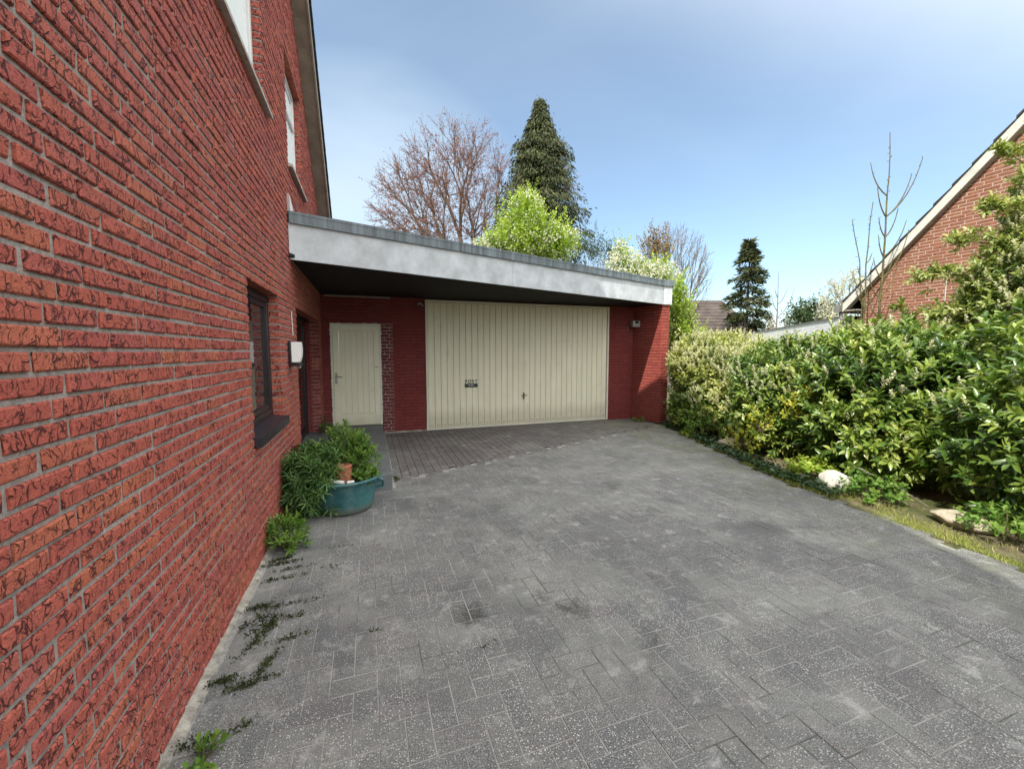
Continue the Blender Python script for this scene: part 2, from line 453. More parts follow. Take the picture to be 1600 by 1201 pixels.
def g_tub():
    g = G('faded_teal_plastic')
    n1 = g.noise(g.mapping(g.P(), scale=(1, 1, 0.7)), 6, 6, 0.65, 0.4)
    n2 = g.noise(g.P(), 60, 4, 0.7)
    sep = g.n('ShaderNodeSeparateXYZ'); g.put(sep.inputs[0], g.P())
    c = g.mix(g.ramp(n1, [(0.38, 0.0), (0.62, 1.0)]), (0.014, 0.075, 0.085), (0.045, 0.145, 0.15))
    c = g.mix(g.ramp(g.noise(g.P(), 11, 5, 0.7), [(0.48, 0.0), (0.66, 0.6)]), c, (0.13, 0.19, 0.185))
    mud = g.ramp(g.math('ADD', sep.outputs[2], g.math('MULTIPLY', n1, 0.08)), [(0.07, 0.85), (0.14, 0.0)])
    c = g.mix(mud, c, (0.13, 0.15, 0.12))
    return g.done(c, g.ramp(n1, [(0.3, 0.35), (0.7, 0.6)]), g.bump(n2, 0.15, 0.003), 0.4)
M['tub'] = g_tub()

def g_paver(name, cols, speck=1.0, pale=0.5):
    g = G(name)
    c, r1, r2, r3 = g.attr()
    p = g.W()
    off = g.vmath('MULTIPLY', c, (7.0, 13.0, 3.0))
    n = len(cols)
    base = g.ramp(r1, [(i / max(1, n - 1), cc) for i, cc in enumerate(cols)])
    fine = g.noise(p, 190, 3, 0.85)
    base = g.mix(g.ramp(fine, [(0.40, 0.9), (0.56, 0.0)]), base, g.mix(1.0, base, (0.30, 0.30, 0.31), 'MULTIPLY'))
    base = g.mix(g.ramp(fine, [(0.53, 0.0), (0.66, 0.6)]), base, (0.50, 0.50, 0.48))
    # exposed pale aggregate
    d = g.vor(g.vmath('ADD', p, off), 105, 'F1'); dc = g.vor(g.vmath('ADD', p, off), 105, 'F1', 'Color')
    sc = g.n('ShaderNodeSeparateColor'); g.put(sc.inputs[0], dc)
    sm = g.math('MULTIPLY', g.ramp(d, [(0.22, 1.0), (0.36, 0.0)]), g.ramp(sc.outputs[0], [(0.50, 0.0), (0.62, 1.0)]))
    rubbed = g.ramp(g.noise(p, 2.2, 5, 0.65), [(0.36, 0.15), (0.6, 1.0)])
    sm = g.math('MULTIPLY', sm, g.math('MULTIPLY', rubbed, 0.95 * speck))
    base = g.mix(sm, base, (0.66, 0.65, 0.61))
    # lime and lichen bloom
    bl = g.ramp(g.noise(p, 1.3, 8, 0.72, 0.6), [(0.47, 0.0), (0.64, 0.75 * pale)])
    dk_ = g.ramp(g.noise(g.vmath('ADD', p, (4, 9, 0)), 1.1, 7, 0.7, 0.5), [(0.46, 0.0), (0.64, 0.6)])
    base = g.mix(dk_, base, (0.085, 0.088, 0.088))
    base = g.mix(bl, base, (0.33, 0.335, 0.30))
    bl2 = g.ramp(g.noise(p, 6, 7, 0.75, 0.3), [(0.55, 0.0), (0.68, 0.75 * pale)])
    base = g.mix(bl2, base, (0.50, 0.50, 0.47))
    # moss film towards the verge and the house wall
    sp = g.n('ShaderNodeSeparateXYZ'); g.put(sp.inputs[0], p)
    mo = g.ramp(g.noise(p, 3.1, 6, 0.7), [(0.42, 0.0), (0.68, 1.0)])
    ed = g.ramp(sp.outputs[0], [(0.0, 0.0), (1.0, 1.0)])
    mr = g.n('ShaderNodeMapRange'); g.put(mr.inputs[0], sp.outputs[0])
    mr.inputs[1].default_value = 3.2; mr.inputs[2].default_value = 5.6
    base = g.mix(g.math('MULTIPLY', mo, g.math('MULTIPLY', mr.outputs[0], 0.95)), base, (0.12, 0.13, 0.055))
    # oil drips and dark spots
    wob = g.vmath('MULTIPLY', g.vmath('SUBTRACT', g.noise(p, 9, 5, 0.75, out=1), (0.5, 0.5, 0.5)), (0.42, 0.42, 0.0))
    pq = g.vmath('ADD', p, wob)
    st = None
    for (x, y, r, k) in ((0.53, 2.27, 0.13, 0.85), (1.10, 2.10, 0.14, 0.8), (1.0, 2.28, 0.08, 0.6), (0.71, 3.36, 0.13, 0.5), (2.6, 4.0, 0.2, 0.35), (1.4, 1.75, 0.12, 0.5), (3.3, 2.6, 0.25, 0.25)):
        dd = g.vmath('DISTANCE', pq, (x, y, 0.0), out='Value')
        s1 = g.math('MULTIPLY', g.ramp(g.math('DIVIDE', dd, r), [(0.25, 1.0), (1.0, 0.0)]), k)
        st = s1 if st is None else g.math('MAXIMUM', st, s1)
    st = g.math('MULTIPLY', st, g.ramp(g.noise(p, 45, 4, 0.7), [(0.35, 0.25), (0.55, 1.0)]))
    base = g.mix(st, base, (0.035, 0.036, 0.03))
    h = g.math('ADD', g.math('MULTIPLY', fine, 0.8), g.math('MULTIPLY', sm, 0.35))
    return g.done(base, 0.82, g.bump(h, 0.85, 0.004), 0.3)
M['paver'] = g_paver('worn_grey_paver', [(0.165, 0.168, 0.162), (0.180, 0.182, 0.174), (0.145, 0.150, 0.150), (0.170, 0.168, 0.162), (0.190, 0.191, 0.182), (0.158, 0.148, 0.150)])
M['paver_red'] = g_paver('purple_brown_clinker', [(0.135, 0.115, 0.115), (0.155, 0.13, 0.128), (0.125, 0.112, 0.114), (0.17, 0.145, 0.138)], speck=0.12, pale=0.45)

def g_joint():
    g = G('sandy_joint')
    p = g.W(); n1 = g.noise(p, 70, 4, 0.7); n2 = g.noise(p, 1.4, 5, 0.7)
    c = g.mix(g.ramp(n1, [(0.3, 0.0), (0.7, 1.0)]), (0.22, 0.22, 0.205), (0.40, 0.395, 0.37))
    c = g.mix(g.ramp(n2, [(0.48, 0.0), (0.60, 0.9)]), c, (0.07, 0.07, 0.06))
    return g.done(c, 0.95, g.bump(n1, 0.8, 0.006), 0.1)
M['joint'] = g_joint()

def g_ground():
    g = G('soil_and_short_grass')
    p = g.W(); n1 = g.noise(p, 14, 6, 0.7); n2 = g.noise(p, 1.6, 5, 0.65); n3 = g.noise(p, 80, 4, 0.7)
    c = g.mix(g.ramp(n1, [(0.35, 0.0), (0.65, 1.0)]), (0.20, 0.16, 0.10), (0.38, 0.32, 0.21))
    c = g.mix(g.ramp(n2, [(0.40, 0.0), (0.58, 0.85)]), c, (0.10, 0.14, 0.035))
    c = g.mix(g.ramp(n3, [(0.35, 0.5), (0.6, 0.0)]), c, (0.05, 0.045, 0.025))
    return g.done(c, 0.95, g.bump(g.math('ADD', n1, n3), 1.0, 0.03), 0.1)
M['ground'] = g_ground()

def g_glass():
    g = G('window_glass')
    return g.done((0.02, 0.022, 0.025), 0.04, None, 0.9, 0.0)
M['glass'] = g_glass()
def g_rock(name, a, b):
    g = G(name)
    n1 = g.noise(g.P(), 9, 6, 0.65); n2 = g.noise(g.P(), 50, 5, 0.7)
    c = g.mix(g.ramp(n1, [(0.35, 0.0), (0.65, 1.0)]), a, b)
    c = g.mix(g.ramp(g.noise(g.P(), 5, 4, 0.7), [(0.58, 0.0), (0.66, 0.5)]), c, (0.20, 0.19, 0.14))
    return g.done(c, 0.9, g.bump(g.math('ADD', n1, n2), 0.8, 0.02), 0.2)
M['rock_white'] = g_rock('pale_boulder', (0.46, 0.44, 0.38), (0.62, 0.60, 0.53))
M['rock_tan'] = g_rock('sandy_boulder', (0.38, 0.33, 0.24), (0.52, 0.46, 0.35))

# foliage
M['laurel'] = leaf_mat('laurel_leaf', [(0.030, 0.072, 0.018), (0.065, 0.13, 0.026), (0.13, 0.21, 0.036), (0.23, 0.30, 0.055), (0.38, 0.42, 0.11)], 0.32, 0.22, 0.6)
M['laurel_mid'] = leaf_mat('sunlit_laurel_leaf', [(0.04, 0.08, 0.022), (0.10, 0.15, 0.035), (0.21, 0.26, 0.055), (0.34, 0.37, 0.12), (0.50, 0.48, 0.24)], 0.35, 0.25, 0.5)
M['laurel_pale'] = leaf_mat('flowering_laurel_leaf', [(0.08, 0.12, 0.03), (0.20, 0.24, 0.055), (0.36, 0.39, 0.11), (0.52, 0.52, 0.24)], 0.35, 0.25, 0.5)
M['blossom'] = leaf_mat('cream_blossom', [(0.50, 0.52, 0.26), (0.62, 0.60, 0.38), (0.66, 0.66, 0.50)], 0.7, 0.3, 0.2, (1.1, 1.1, 0.9))
M['white_blossom'] = leaf_mat('white_blossom_petals', [(0.62, 0.62, 0.48), (0.72, 0.70, 0.60), (0.52, 0.55, 0.34)], 0.7, 0.3, 0.2, (1.1, 1.1, 0.9))
M['lime'] = leaf_mat('fresh_lime_leaf', [(0.16, 0.25, 0.03), (0.24, 0.34, 0.04), (0.33, 0.42, 0.06), (0.40, 0.46, 0.12)], 0.5, 0.35, 0.3)
M['conifer'] = leaf_mat('dark_conifer_spray', [(0.022, 0.034, 0.015), (0.042, 0.054, 0.020), (0.066, 0.078, 0.028), (0.11, 0.11, 0.045)], 0.6, 0.08, 0.2)
M['redbud'] = leaf_mat('reddish_bud', [(0.20, 0.075, 0.06), (0.28, 0.11, 0.08), (0.34, 0.15, 0.10)], 0.7, 0.2, 0.2, (1.2, 0.9, 0.8))
M['rustleaf'] = leaf_mat('rusty_young_leaf', [(0.20, 0.12, 0.04), (0.26, 0.17, 0.05), (0.22, 0.20, 0.06)], 0.7, 0.25, 0.2, (1.2, 1.0, 0.8))
M['darkshrub'] = leaf_mat('dark_shrub_leaf', [(0.02, 0.045, 0.015), (0.04, 0.075, 0.02), (0.06, 0.10, 0.03)], 0.5, 0.2, 0.4)
M['weed'] = leaf_mat('fresh_weed_leaf', [(0.06, 0.14, 0.022), (0.12, 0.22, 0.035), (0.21, 0.31, 0.06)], 0.5, 0.3, 0.35)
M['wallflower'] = leaf_mat('grey_green_narrow_leaf', [(0.035, 0.085, 0.025), (0.07, 0.15, 0.04), (0.12, 0.22, 0.06), (0.18, 0.28, 0.10)], 0.5, 0.2, 0.35)
M['yellowleaf'] = leaf_mat('yellow_green_leaf', [(0.30, 0.36, 0.03), (0.44, 0.44, 0.05), (0.52, 0.46, 0.10)], 0.5, 0.3, 0.3)
M['ivy'] = leaf_mat('ivy_leaf', [(0.018, 0.045, 0.018), (0.035, 0.075, 0.026), (0.055, 0.11, 0.035)], 0.45, 0.15, 0.45)
M['grassblade'] = leaf_mat('grass_blade', [(0.16, 0.20, 0.04), (0.28, 0.31, 0.07), (0.42, 0.40, 0.16)], 0.6, 0.3, 0.25)
M['moss'] = leaf_mat('dark_moss', [(0.022, 0.026, 0.014), (0.045, 0.055, 0.022), (0.085, 0.105, 0.035)], 0.9, 0.05, 0.1)
M['maroon'] = leaf_mat('maroon_petal', [(0.09, 0.008, 0.01), (0.14, 0.015, 0.015)], 0.6, 0.2, 0.3, (1.2, 0.6, 0.6))
M['orange_flower'] = leaf_mat('orange_petal', [(0.7, 0.20, 0.06), (0.75, 0.28, 0.10)], 0.6, 0.2, 0.3, (1.2, 0.8, 0.6))

# ------------------------------------------------------------------ bricks
class Blocks:
    def __init__(s, O, U, V, N):
        s.O, s.U, s.V, s.N = map(np.array, (O, U, V, N)); s.O = s.O.astype(float)
        s.vs = []; s.rs = []; s.mi = []; s.count = 0
    def block(s, u0, u1, v0, v1, depth, ch=0.004, jit=0.0015, top=0.0, mi=0, tilt=0.0):
        j = lambda: rng.uniform(-jit, jit)
        a = [(u0+j(), v0+j()), (u1+j(), v0+j()), (u1+j(), v1+j()), (u0+j(), v1+j())]
        cu, cv = (u0+u1)/2, (v0+v1)/2
        t = top + rng.uniform(-jit, jit)
        pts = []
        for (u, v) in a: pts.append((u, v, -depth))
        tl = [rng.uniform(-tilt, tilt) for _ in range(4)]
        for k, (u, v) in enumerate(a): pts.append((u, v, t - ch + tl[k]))
        for k, (u, v) in enumerate(a):
            pts.append((u + math.copysign(ch, cu-u)*1.1, v + math.copysign(ch, cv-v)*1.1, t + tl[k]))
        s.vs.append(pts); s.rs.append((rng.random(), rng.random(), rng.random(), 1)); s.mi += [mi]*9; s.count += 1
    def mesh(s, name, extra=None):
        n = s.count
        L = np.array(s.vs).reshape(-1, 3)
        Vw = s.O + L[:, :1]*s.U + L[:, 1:2]*s.V + L[:, 2:]*s.N
        f = np.array([(0,1,5,4),(1,2,6,5),(2,3,7,6),(3,0,4,7),(4,5,9,8),(5,6,10,9),(6,7,11,10),(7,4,8,11),(8,9,10,11)])
        if np.dot(np.cross(s.U, s.V), s.N) < 0: f = f[:, ::-1]
        Fq = (f[None] + (np.arange(n)*12)[:, None, None]).reshape(-1, 4)
        rn = np.repeat(np.array(s.rs), 12, axis=0)
        mi = list(s.mi)
        if extra:
            ev, ef, em = extra
            ef = np.array(ef) + len(Vw)
            Vw = np.vstack([Vw, np.array(ev)]); Fq = np.vstack([Fq, ef]); rn = np.vstack([rn, np.full((len(ev), 4), 0.5)])
            mi += em
        return np_mesh(name, Vw, [Fq], rn, mi)

def brick_wall(O, U, N, length, height, openings=(), bl=0.21, bh=0.0525, j=0.010, depth=0.10, off=0.0, recess=0.007,
               limit=None, lintels=(), u_start=0.0, v_start=0.0, corner=True, ch=0.004, jit=0.0016, jv=None):
    """openings (u0,u1,v0,v1); limit(v)->(umin,umax). returns Blocks + mortar quads (index 1)"""
    U = np.array(U, float); N = np.array(N, float); V = np.array((0, 0, 1.0)); O = np.array(O, float)
    B = Blocks(O, U, V, N)
    ch_ = bh + j
    jv = j if jv is None else jv
    nrow = int(round((height - v_start) / ch_))
    for r in range(nrow):
        v0 = v_start + r*ch_; v1 = v0 + bh
        lo, hi = u_start, length
        if limit:
            a, b = limit(v0 + bh*0.5); lo, hi = max(lo, a), min(hi, b)
        if hi - lo < 0.03: continue
        spans = [(lo, hi)]
        for (a, b, c, d) in openings:
            if v0 + bh*0.5 > c and v0 + bh*0.5 < d:
                ns = []
                for (p, q) in spans:
                    if b <= p or a >= q: ns.append((p, q)); continue
                    if a > p: ns.append((p, a))
                    if b < q: ns.append((b, q))
                spans = ns
        shift = ((r % 2)*0.5 + (0.25 if r % 4 == 2 else 0.0)) * (bl + jv) + off
        for (p, q) in spans:
            k = math.floor((p - shift) / (bl + jv))
            while True:
                a = shift + k*(bl + jv); b = a + bl; k += 1
                if a >= q: break
                a2, b2 = max(a, p), min(b, q)
                if q - b2 < 0.036 + jv: b2 = q
                if a2 - p < 0.036 + jv: a2 = p
                if b2 - a2 < 0.035: continue
                mi = 0
                for (la, lb, lc, ld) in lintels:
                    if la < (a2+b2)/2 < lb and lc < v0 + bh/2 < ld: mi = 2
                B.block(a2, b2, v0, v1, depth, ch=ch, jit=jit, top=rng.uniform(-0.0015, 0.003), mi=mi, tilt=0.0015)
                if b2 >= q: break
    # mortar: front sheet split round the openings + reveals
    ev, ef, em = [], [], []
    def quad(pts):
        b = len(ev)
        for (u, v, n) in pts: ev.append(tuple(O + u*U + v*V + n*N))
        ef.append((b, b+1, b+2, b+3)); em.append(1)
    us = sorted(set([u_start, length] + [x for o in openings for x in (max(o[0], u_start), min(o[1], length))]))
    vstep = 0.25 if limit else None
    vs = sorted(set([v_start, height] + [x for o in openings for x in (o[2], min(o[3], height))]))
    if limit:
        v = v_start
        while v < height: vs.append(v); v += ch_
        vs = sorted(set(vs))
    for i in range(len(us)-1):
        for k in range(len(vs)-1):
            um, vm = (us[i]+us[i+1])/2, (vs[k]+vs[k+1])/2
            if vs[k+1]-vs[k] < 1e-6: continue
            if any(o[0] < um < o[1] and o[2] < vm < o[3] for o in openings): continue
            a, b = us[i], us[i+1]
            if limit:
                la, lb = limit(vs[k+1]); a, b = max(a, la), min(b, lb)
                if b <= a: continue
            quad([(a, vs[k], -recess), (b, vs[k], -recess), (b, vs[k+1], -recess), (a, vs[k+1], -recess)])
    e = 0.006
    for (a, b, c, d) in openings:
        if a > u_start: quad([(a-e, c, -recess), (a-e, d, -recess), (a-e, d, -depth-0.03), (a-e, c, -depth-0.03)])
        if b < length: quad([(b+e, c, -recess), (b+e, d, -recess), (b+e, d, -depth-0.03), (b+e, c, -depth-0.03)])
        quad([(a, d+e, -recess), (b, d+e, -recess), (b, d+e, -depth-0.03), (a, d+e, -depth-0.03)])
        quad([(a, c-e, -recess), (b, c-e, -recess), (b, c-e, -depth-0.03), (a, c-e, -depth-0.03)])
    if corner and not limit:
        for u in (u_start + e, length - e): quad([(u, v_start, -recess), (u, height, -recess), (u, height, -depth), (u, v_start, -depth)])
    return B, (ev, ef, em)

def wall_part(name, parent, mats, *a, **k):
    B, ex = brick_wall(*a, **k)
    return link_mesh(name, B.mesh(name, ex), mats, parent)

# ================================================================== SETTING
# ground sheet
m = MB()
n = 24
vs = []; fs = []
ext = [-400, -120, -40, -12, -5, -2, 0, 2, 4, 5, 6, 7, 8, 10, 14, 20, 40, 90, 200, 420]
for y in ext:
    for x in ext: vs.append((x, y, -0.02))
k = len(ext)
for j_ in range(k-1):
    for i in range(k-1): fs.append((j_*k+i, j_*k+i+1, (j_+1)*k+i+1, (j_+1)*k+i))
m.add(vs, fs)
gr = m.build('ground', M['ground']); tag(gr, 'soil and short grass around the houses', 'ground', kind='structure')

EDGE = [(-6, 4.1), (0, 4.3), (1.45, 4.38), (2.3, 4.5), (3.65, 4.68), (4.6, 5.0), (5.5, 5.3), (6.3, 5.58), (7.2, 5.86), (8.1, 5.7)]
def edge_x(y):
    for (a, b), (c, d) in zip(EDGE, EDGE[1:]):
        if a <= y <= c: return b + (d-b)*(y-a)/(c-a)
    return EDGE[0][1] if y < EDGE[0][0] else EDGE[-1][1]
def band_y(x): return 4.95 + 0.375*(x - 0.13)
# sandy bed under the pavers
m = MB()
poly = [(-0.79, -6)] + [(x - 0.10, y) for y, x in EDGE] + [(-0.79, 8.1)]
m.add([(x, y, -0.0022) for x, y in poly], [tuple(range(len(poly)))])
bed = m.build('driveway_bed', M['joint']); tag(bed, 'sandy joints showing between the paving blocks', 'paving bed', kind='structure')

w = 0.105; gp = 0.0036
SL = (0.215, 4.70)        # doorstep slab corner
B = Blocks((0, 0, 0), (1, 0, 0), (0, 1, 0), (0, 0, 1))
def put_paver(x0, x1, y0, y1):
    xc, yc = (x0+x1)/2, (y0+y1)/2
    if xc > edge_x(yc) + 0.05*math.sin(yc*9): return
    if yc > band_y(xc) - 0.02: return
    if x1 < -0.70: return
    x0 = max(x0, -0.735)
    if y1 > SL[1] and x0 < SL[0]:
        if y0 >= SL[1] - 0.03:
            if x1 < SL[0] + 0.03: return
            x0 = SL[0] + 0.004
        elif x1 < SL[0]: y1 = SL[1] - 0.004
    B.block(x0+gp/2+rng.uniform(0, .001), x1-gp/2-rng.uniform(0, .001), y0+gp/2+rng.uniform(0, .001), y1-gp/2-rng.uniform(0, .001), 0.05, ch=0.0016, jit=0.0009, top=rng.uniform(-0.0006, 0.0008), tilt=0.0009)
for iy in range(-60, 80):
    for ix in range(-10, 62):
        x, y = ix*w, iy*w
        if (ix-iy) % 4 == 0: put_paver(x, x+2*w, y, y+w)
        elif (ix-iy) % 4 == 3: put_paver(x, x+w, y, y+2*w)
dw = link_mesh('driveway', B.mesh('driveway'), M['paver'])
tag(dw, 'worn grey herringbone block driveway', 'driveway', kind='structure')
B = Blocks((0, 0, 0), (1, 0, 0), (0, 1, 0), (0, 0, 1))
cols = int((5.85 - SL[0]) / 0.105)
for i in range(cols):
    x0 = SL[0] + 0.03 + i*0.105
    ys = 8.02 - (0.105 if i % 2 else 0.0)
    y = 8.02
    first = True
    while True:
        L = 0.105 if (first and i % 2) else 0.21
        y0 = y - L; first = False
        if (y0 + y)/2 < band_y(x0+0.05) + 0.015: break
        if x0 + 0.1 < edge_x((y+y0)/2) + 0.05:
            B.block(x0+0.003, x0+0.102, y0+0.003, y-0.003, 0.05, ch=0.003, jit=0.0008, top=rng.uniform(0.0016, 0.0032), tilt=0.0006)
        y = y0
m = MB()
ab = [(SL[0]+0.01, band_y(SL[0])+0.06), (5.5, band_y(5.5)+0.06), (5.7, 8.03), (SL[0]+0.01, 8.03)]
m.add([(x_, y_, -0.0012) for x_, y_ in ab], [(0, 1, 2, 3)])
o = m.build('apron_bed', M['soil']); tag(o, 'dark joints between the clinker blocks before the garage', 'paving bed', kind='structure')
x = SL[0] + 0.03
while x < 5.6:
    L = 0.21
    yb = band_y(x) + 0.015
    x += 0.0
    break
ap = link_mesh('garage_apron', B.mesh('garage_apron'), M['paver_red'])
tag(ap, 'purple brown clinker paving in front of the garage', 'paving', kind='structure')

# ================================================================== LEFT HOUSE
XW = -0.784
house = thing('brick_house', 'rustic red brick house wall filling the left side beside the driveway', 'house', (XW, 2.2, 0))
RIDGE_Y, SL_H = 2.2, 0.83
def roof_z(y): return 5.85 - SL_H*(abs(y - RIDGE_Y) + RIDGE_Y - 5.99)
RZ = roof_z(RIDGE_Y)
def lim_left(v):   # coordinates u = y + 5.2
    d = (RZ - v)/SL_H
    return (RIDGE_Y - d + 5.2, RIDGE_Y + d + 5.2)
Y0 = -5.2
ops = [(3.335-Y0, 4.385-Y0, 0.9375, 2.0625), (5.37-Y0, 7.62-Y0, 0.125, 2.0625), (1.9-Y0, 4.20-Y0, 3.625, 5.0), (5.27-Y0, 6.36-Y0, 3.625, 4.875)]
wall_part('wall', house, [M['brick'], M['mortar'], M['brick_lintel']], (XW, Y0, 0), (0, 1, 0), (1, 0, 0), 9.4-Y0, 9.0,
          openings=ops, limit=lim_left, lintels=[(3.0-Y0, 4.6-Y0, 2.06, 2.19)], u_start=3.6, depth=0.12, recess=0.0075, jv=0.017, bl=0.209, bh=0.0487, j=0.0138, jit=0.0022)
# remaining plain house volume (rear part of this gable and the other sides)
m = MB()
m.wallprism(XW-0.26, XW-0.135, [(-5.2, 0), (-1.6, 0), (-1.6, roof_z(-1.6)), (-5.2, roof_z(-5.2))])
m.box((XW-9, -5.2, 0), (XW-0.27, -5.0, 2.85))
m.box((XW-9, 9.2, 0), (XW-0.27, 9.4, 2.95))
m.wallprism(XW-9.2, XW-9.0, [(-5.2, 0), (9.4, 0), (9.4, roof_z(9.4)), (RIDGE_Y, RZ-0.1), (-5.2, roof_z(-5.2)-0.1)])
m.wallprism(XW-0.13, XW-0.01, [(-5.2, 0), (-1.62, 0), (-1.62, roof_z(-1.62)-0.02), (-5.2, roof_z(-5.2)-0.02)])
m.build('rear_wall', M['brick_far'], house)
m = MB()   # pale skirt of mortar at the foot of the wall
ys = np.arange(-1.0, 4.72, 0.06)
for a, b in zip(ys, ys[1:]):
    wa = 0.036 + 0.014*math.sin(a*7) + rng.uniform(-0.008, 0.008); 
    m.hexa([(XW-0.01, a, -0.01), (XW+wa, a, -0.01), (XW+wa+rng.uniform(-.006, .006), b, -0.01), (XW-0.01, b, -0.01),
            (XW-0.01, a, 0.022), (XW+wa*0.8, a, 0.0035), (XW+wa*0.8, b, 0.0035), (XW-0.01, b, 0.022)])
m.build('footing', M['concrete'], house)

# roof slabs with tiles and a verge board
m = MB(); t = MB(); vb = MB()
def slope_slab(mb, x0, x1, ya, yb, dz0, dz1):
    za, zb = roof_z(ya), roof_z(yb)
    mb.hexa([(x0, ya, za+dz0), (x1, ya, za+dz0), (x1, yb, zb+dz0), (x0, yb, zb+dz0), (x0, ya, za+dz1), (x1, ya, za+dz1), (x1, yb, zb+dz1), (x0, yb, zb+dz1)])
for side in (1, -1):
    ya, yb = RIDGE_Y, RIDGE_Y + side*7.45
    slope_slab(m, XW-9.4, XW+0.10, ya, yb, 0.10, 0.16)
    n = 42
    for i in range(n):
        a = ya + (yb-ya)*i/n; b = ya + (yb-ya)*(i+1)/n
        za, zb = roof_z(a), roof_z(b)
        m.hexa([(XW-9.4, a, za+0.165), (XW+0.215, a, za+0.165), (XW+0.215, b, zb+0.175), (XW-9.4, b, zb+0.175),
                (XW-9.4, a, za+0.185), (XW+0.215, a, za+0.185), (XW+0.215, b, zb+0.225), (XW-9.4, b, zb+0.225)])
    segs = [0, 1.9, 3.9, 5.6, 7.45]
    for a, b in zip(segs, segs[1:]):
        slope_slab(vb, XW-0.02, XW+0.185, ya+side*(a+0.002), ya+side*(b-0.002), -0.012, 0.008)
        slope_slab(vb, XW+0.165, XW+0.187, ya+side*(a+0.002), ya+side*(b-0.002), -0.03, 0.15)
m.build('roof', M['tile'], house)
vb.build('verge_board', M['verge'], house)

def window(parent, y0, y1, z0, z1, depth, fm, pm, mullions=(), fw=0.055, behind=None, sill=None):
    X = XW - depth
    fr = MB()
    fr.box((X-0.05, y0, z0), (X, y0+fw, z1), bev=0.004); fr.box((X-0.05, y1-fw, z0), (X, y1, z1), bev=0.004)
    fr.box((X-0.05, y0+fw, z0), (X, y1-fw, z0+fw), bev=0.004); fr.box((X-0.05, y0+fw, z1-fw), (X, y1-fw, z1), bev=0.004)
    for (a, kind) in mullions:
        if kind == 'v': fr.box((X-0.045, a-fw*0.6, z0+fw), (X+0.004, a+fw*0.6, z1-fw), bev=0.004)
        else: fr.box((X-0.045, y0+fw, a-fw*0.5), (X+0.004, y1-fw, a+fw*0.5), bev=0.004)
    # inner sash
    iw = 0.045; a0, a1, b0, b1 = y0+fw+0.004, y1-fw-0.004, z0+fw+0.004, z1-fw-0.004
    fr.box((X-0.045, a0, b0), (X-0.012, a0+iw, b1)); fr.box((X-0.045, a1-iw, b0), (X-0.012, a1, b1))
    fr.box((X-0.045, a0+iw, b0), (X-0.012, a1-iw, b0+iw)); fr.box((X-0.045, a0+iw, b1-iw), (X-0.012, a1-iw, b1))
    fo = fr.build('window', fm, parent); smooth_by_angle(fo)
    p = MB(); p.box((X-0.034, a0+iw*0.7, b0+iw*0.7), (X-0.028, a1-iw*0.7, b1-iw*0.7)); p.build('pane', pm, fo)
    return fo, X

# ground floor window: dark frame
fo, X = window(house, 3.345, 4.375, 0.955, 2.055, 0.085, M['darkwood'], M['glass'], fw=0.06)
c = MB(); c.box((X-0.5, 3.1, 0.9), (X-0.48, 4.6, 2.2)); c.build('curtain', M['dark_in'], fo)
s = MB()
k = 0
y = 3.30
while y < 4.42:
    s.hexa([(XW-0.10, y, 0.90), (XW+0.045, y, 0.865), (XW+0.045, y+0.055, 0.865), (XW-0.10, y+0.055, 0.90),
            (XW-0.10, y, 0.962), (XW+0.045, y, 0.930), (XW+0.045, y+0.055, 0.930), (XW-0.10, y+0.055, 0.962)])
    y += 0.063
so = s.build('sill', M['bluebrick'], fo)
s = MB(); s.hexa([(XW-0.10, 3.31, 0.89), (XW+0.036, 3.31, 0.872), (XW+0.036, 4.42, 0.872), (XW-0.10, 4.42, 0.89), (XW-0.10, 3.31, 0.955), (XW+0.036, 3.31, 0.923), (XW+0.036, 4.42, 0.923), (XW-0.10, 4.42, 0.955)])
s.build('sill_mortar', M['greyplastic'], fo)
# upper windows: white frames, blinds, pale sills
for (y0, y1, z1, mull) in ((1.9, 4.20, 5.0, ((3.1, 'v'),)), (5.27, 6.36, 4.875, ((4.45, 'h'),))):
    fo, X = window(house, y0+0.004, y1-0.004, 3.63, z1-0.004, 0.075, M['whiteframe'], M['glass'], mull, fw=0.06)
    b = MB(); b.box((X-0.027, y0+0.09, 3.71), (X-0.0255, y1-0.09, z1-0.09)); b.build('blind', M['blind'], fo)
    s = MB(); s.hexa([(XW-0.08, y0-0.03, 3.597), (XW+0.045, y0-0.03, 3.582), (XW+0.045, y1+0.06, 3.582), (XW-0.08, y1+0.06, 3.597),
                      (XW-0.08, y0-0.03, 3.632), (XW+0.045, y0-0.03, 3.612), (XW+0.045, y1+0.06, 3.612), (XW-0.08, y1+0.06, 3.632)])
    s.build('sill', M['stone_sill'], fo)

# front door deep in its recess, hardly lit
XD = XW - 0.215
d = MB()
d.box((XD-0.06, 5.37, 0.17), (XD, 5.44, 2.06)); d.box((XD-0.06, 7.55, 0.17), (XD, 7.62, 2.06)); d.box((XD-0.06, 5.44, 1.98), (XD, 7.55, 2.06))
d.box((XD-0.06, 6.44, 0.17), (XD, 6.51, 1.98)); d.box((XD-0.06, 6.51, 0.17), (XD, 7.55, 0.30))
do = d.build('front_door', M['darkwood'], house)
d = MB(); d.box((XD-0.05, 5.45, 0.18), (XD-0.012, 6.43, 1.97), bev=0.004)
for q in range(6): d.box((XD-0.012, 5.55+q*0.14, 0.32), (XD-0.004, 5.66+q*0.14, 1.85), bev=0.002)
d.build('door_leaf', M['darkwood'], do)
d = MB(); d.box((XD-0.03, 6.51, 0.30), (XD-0.024, 7.55, 1.98)); d.build('pane', M['glass'], do)
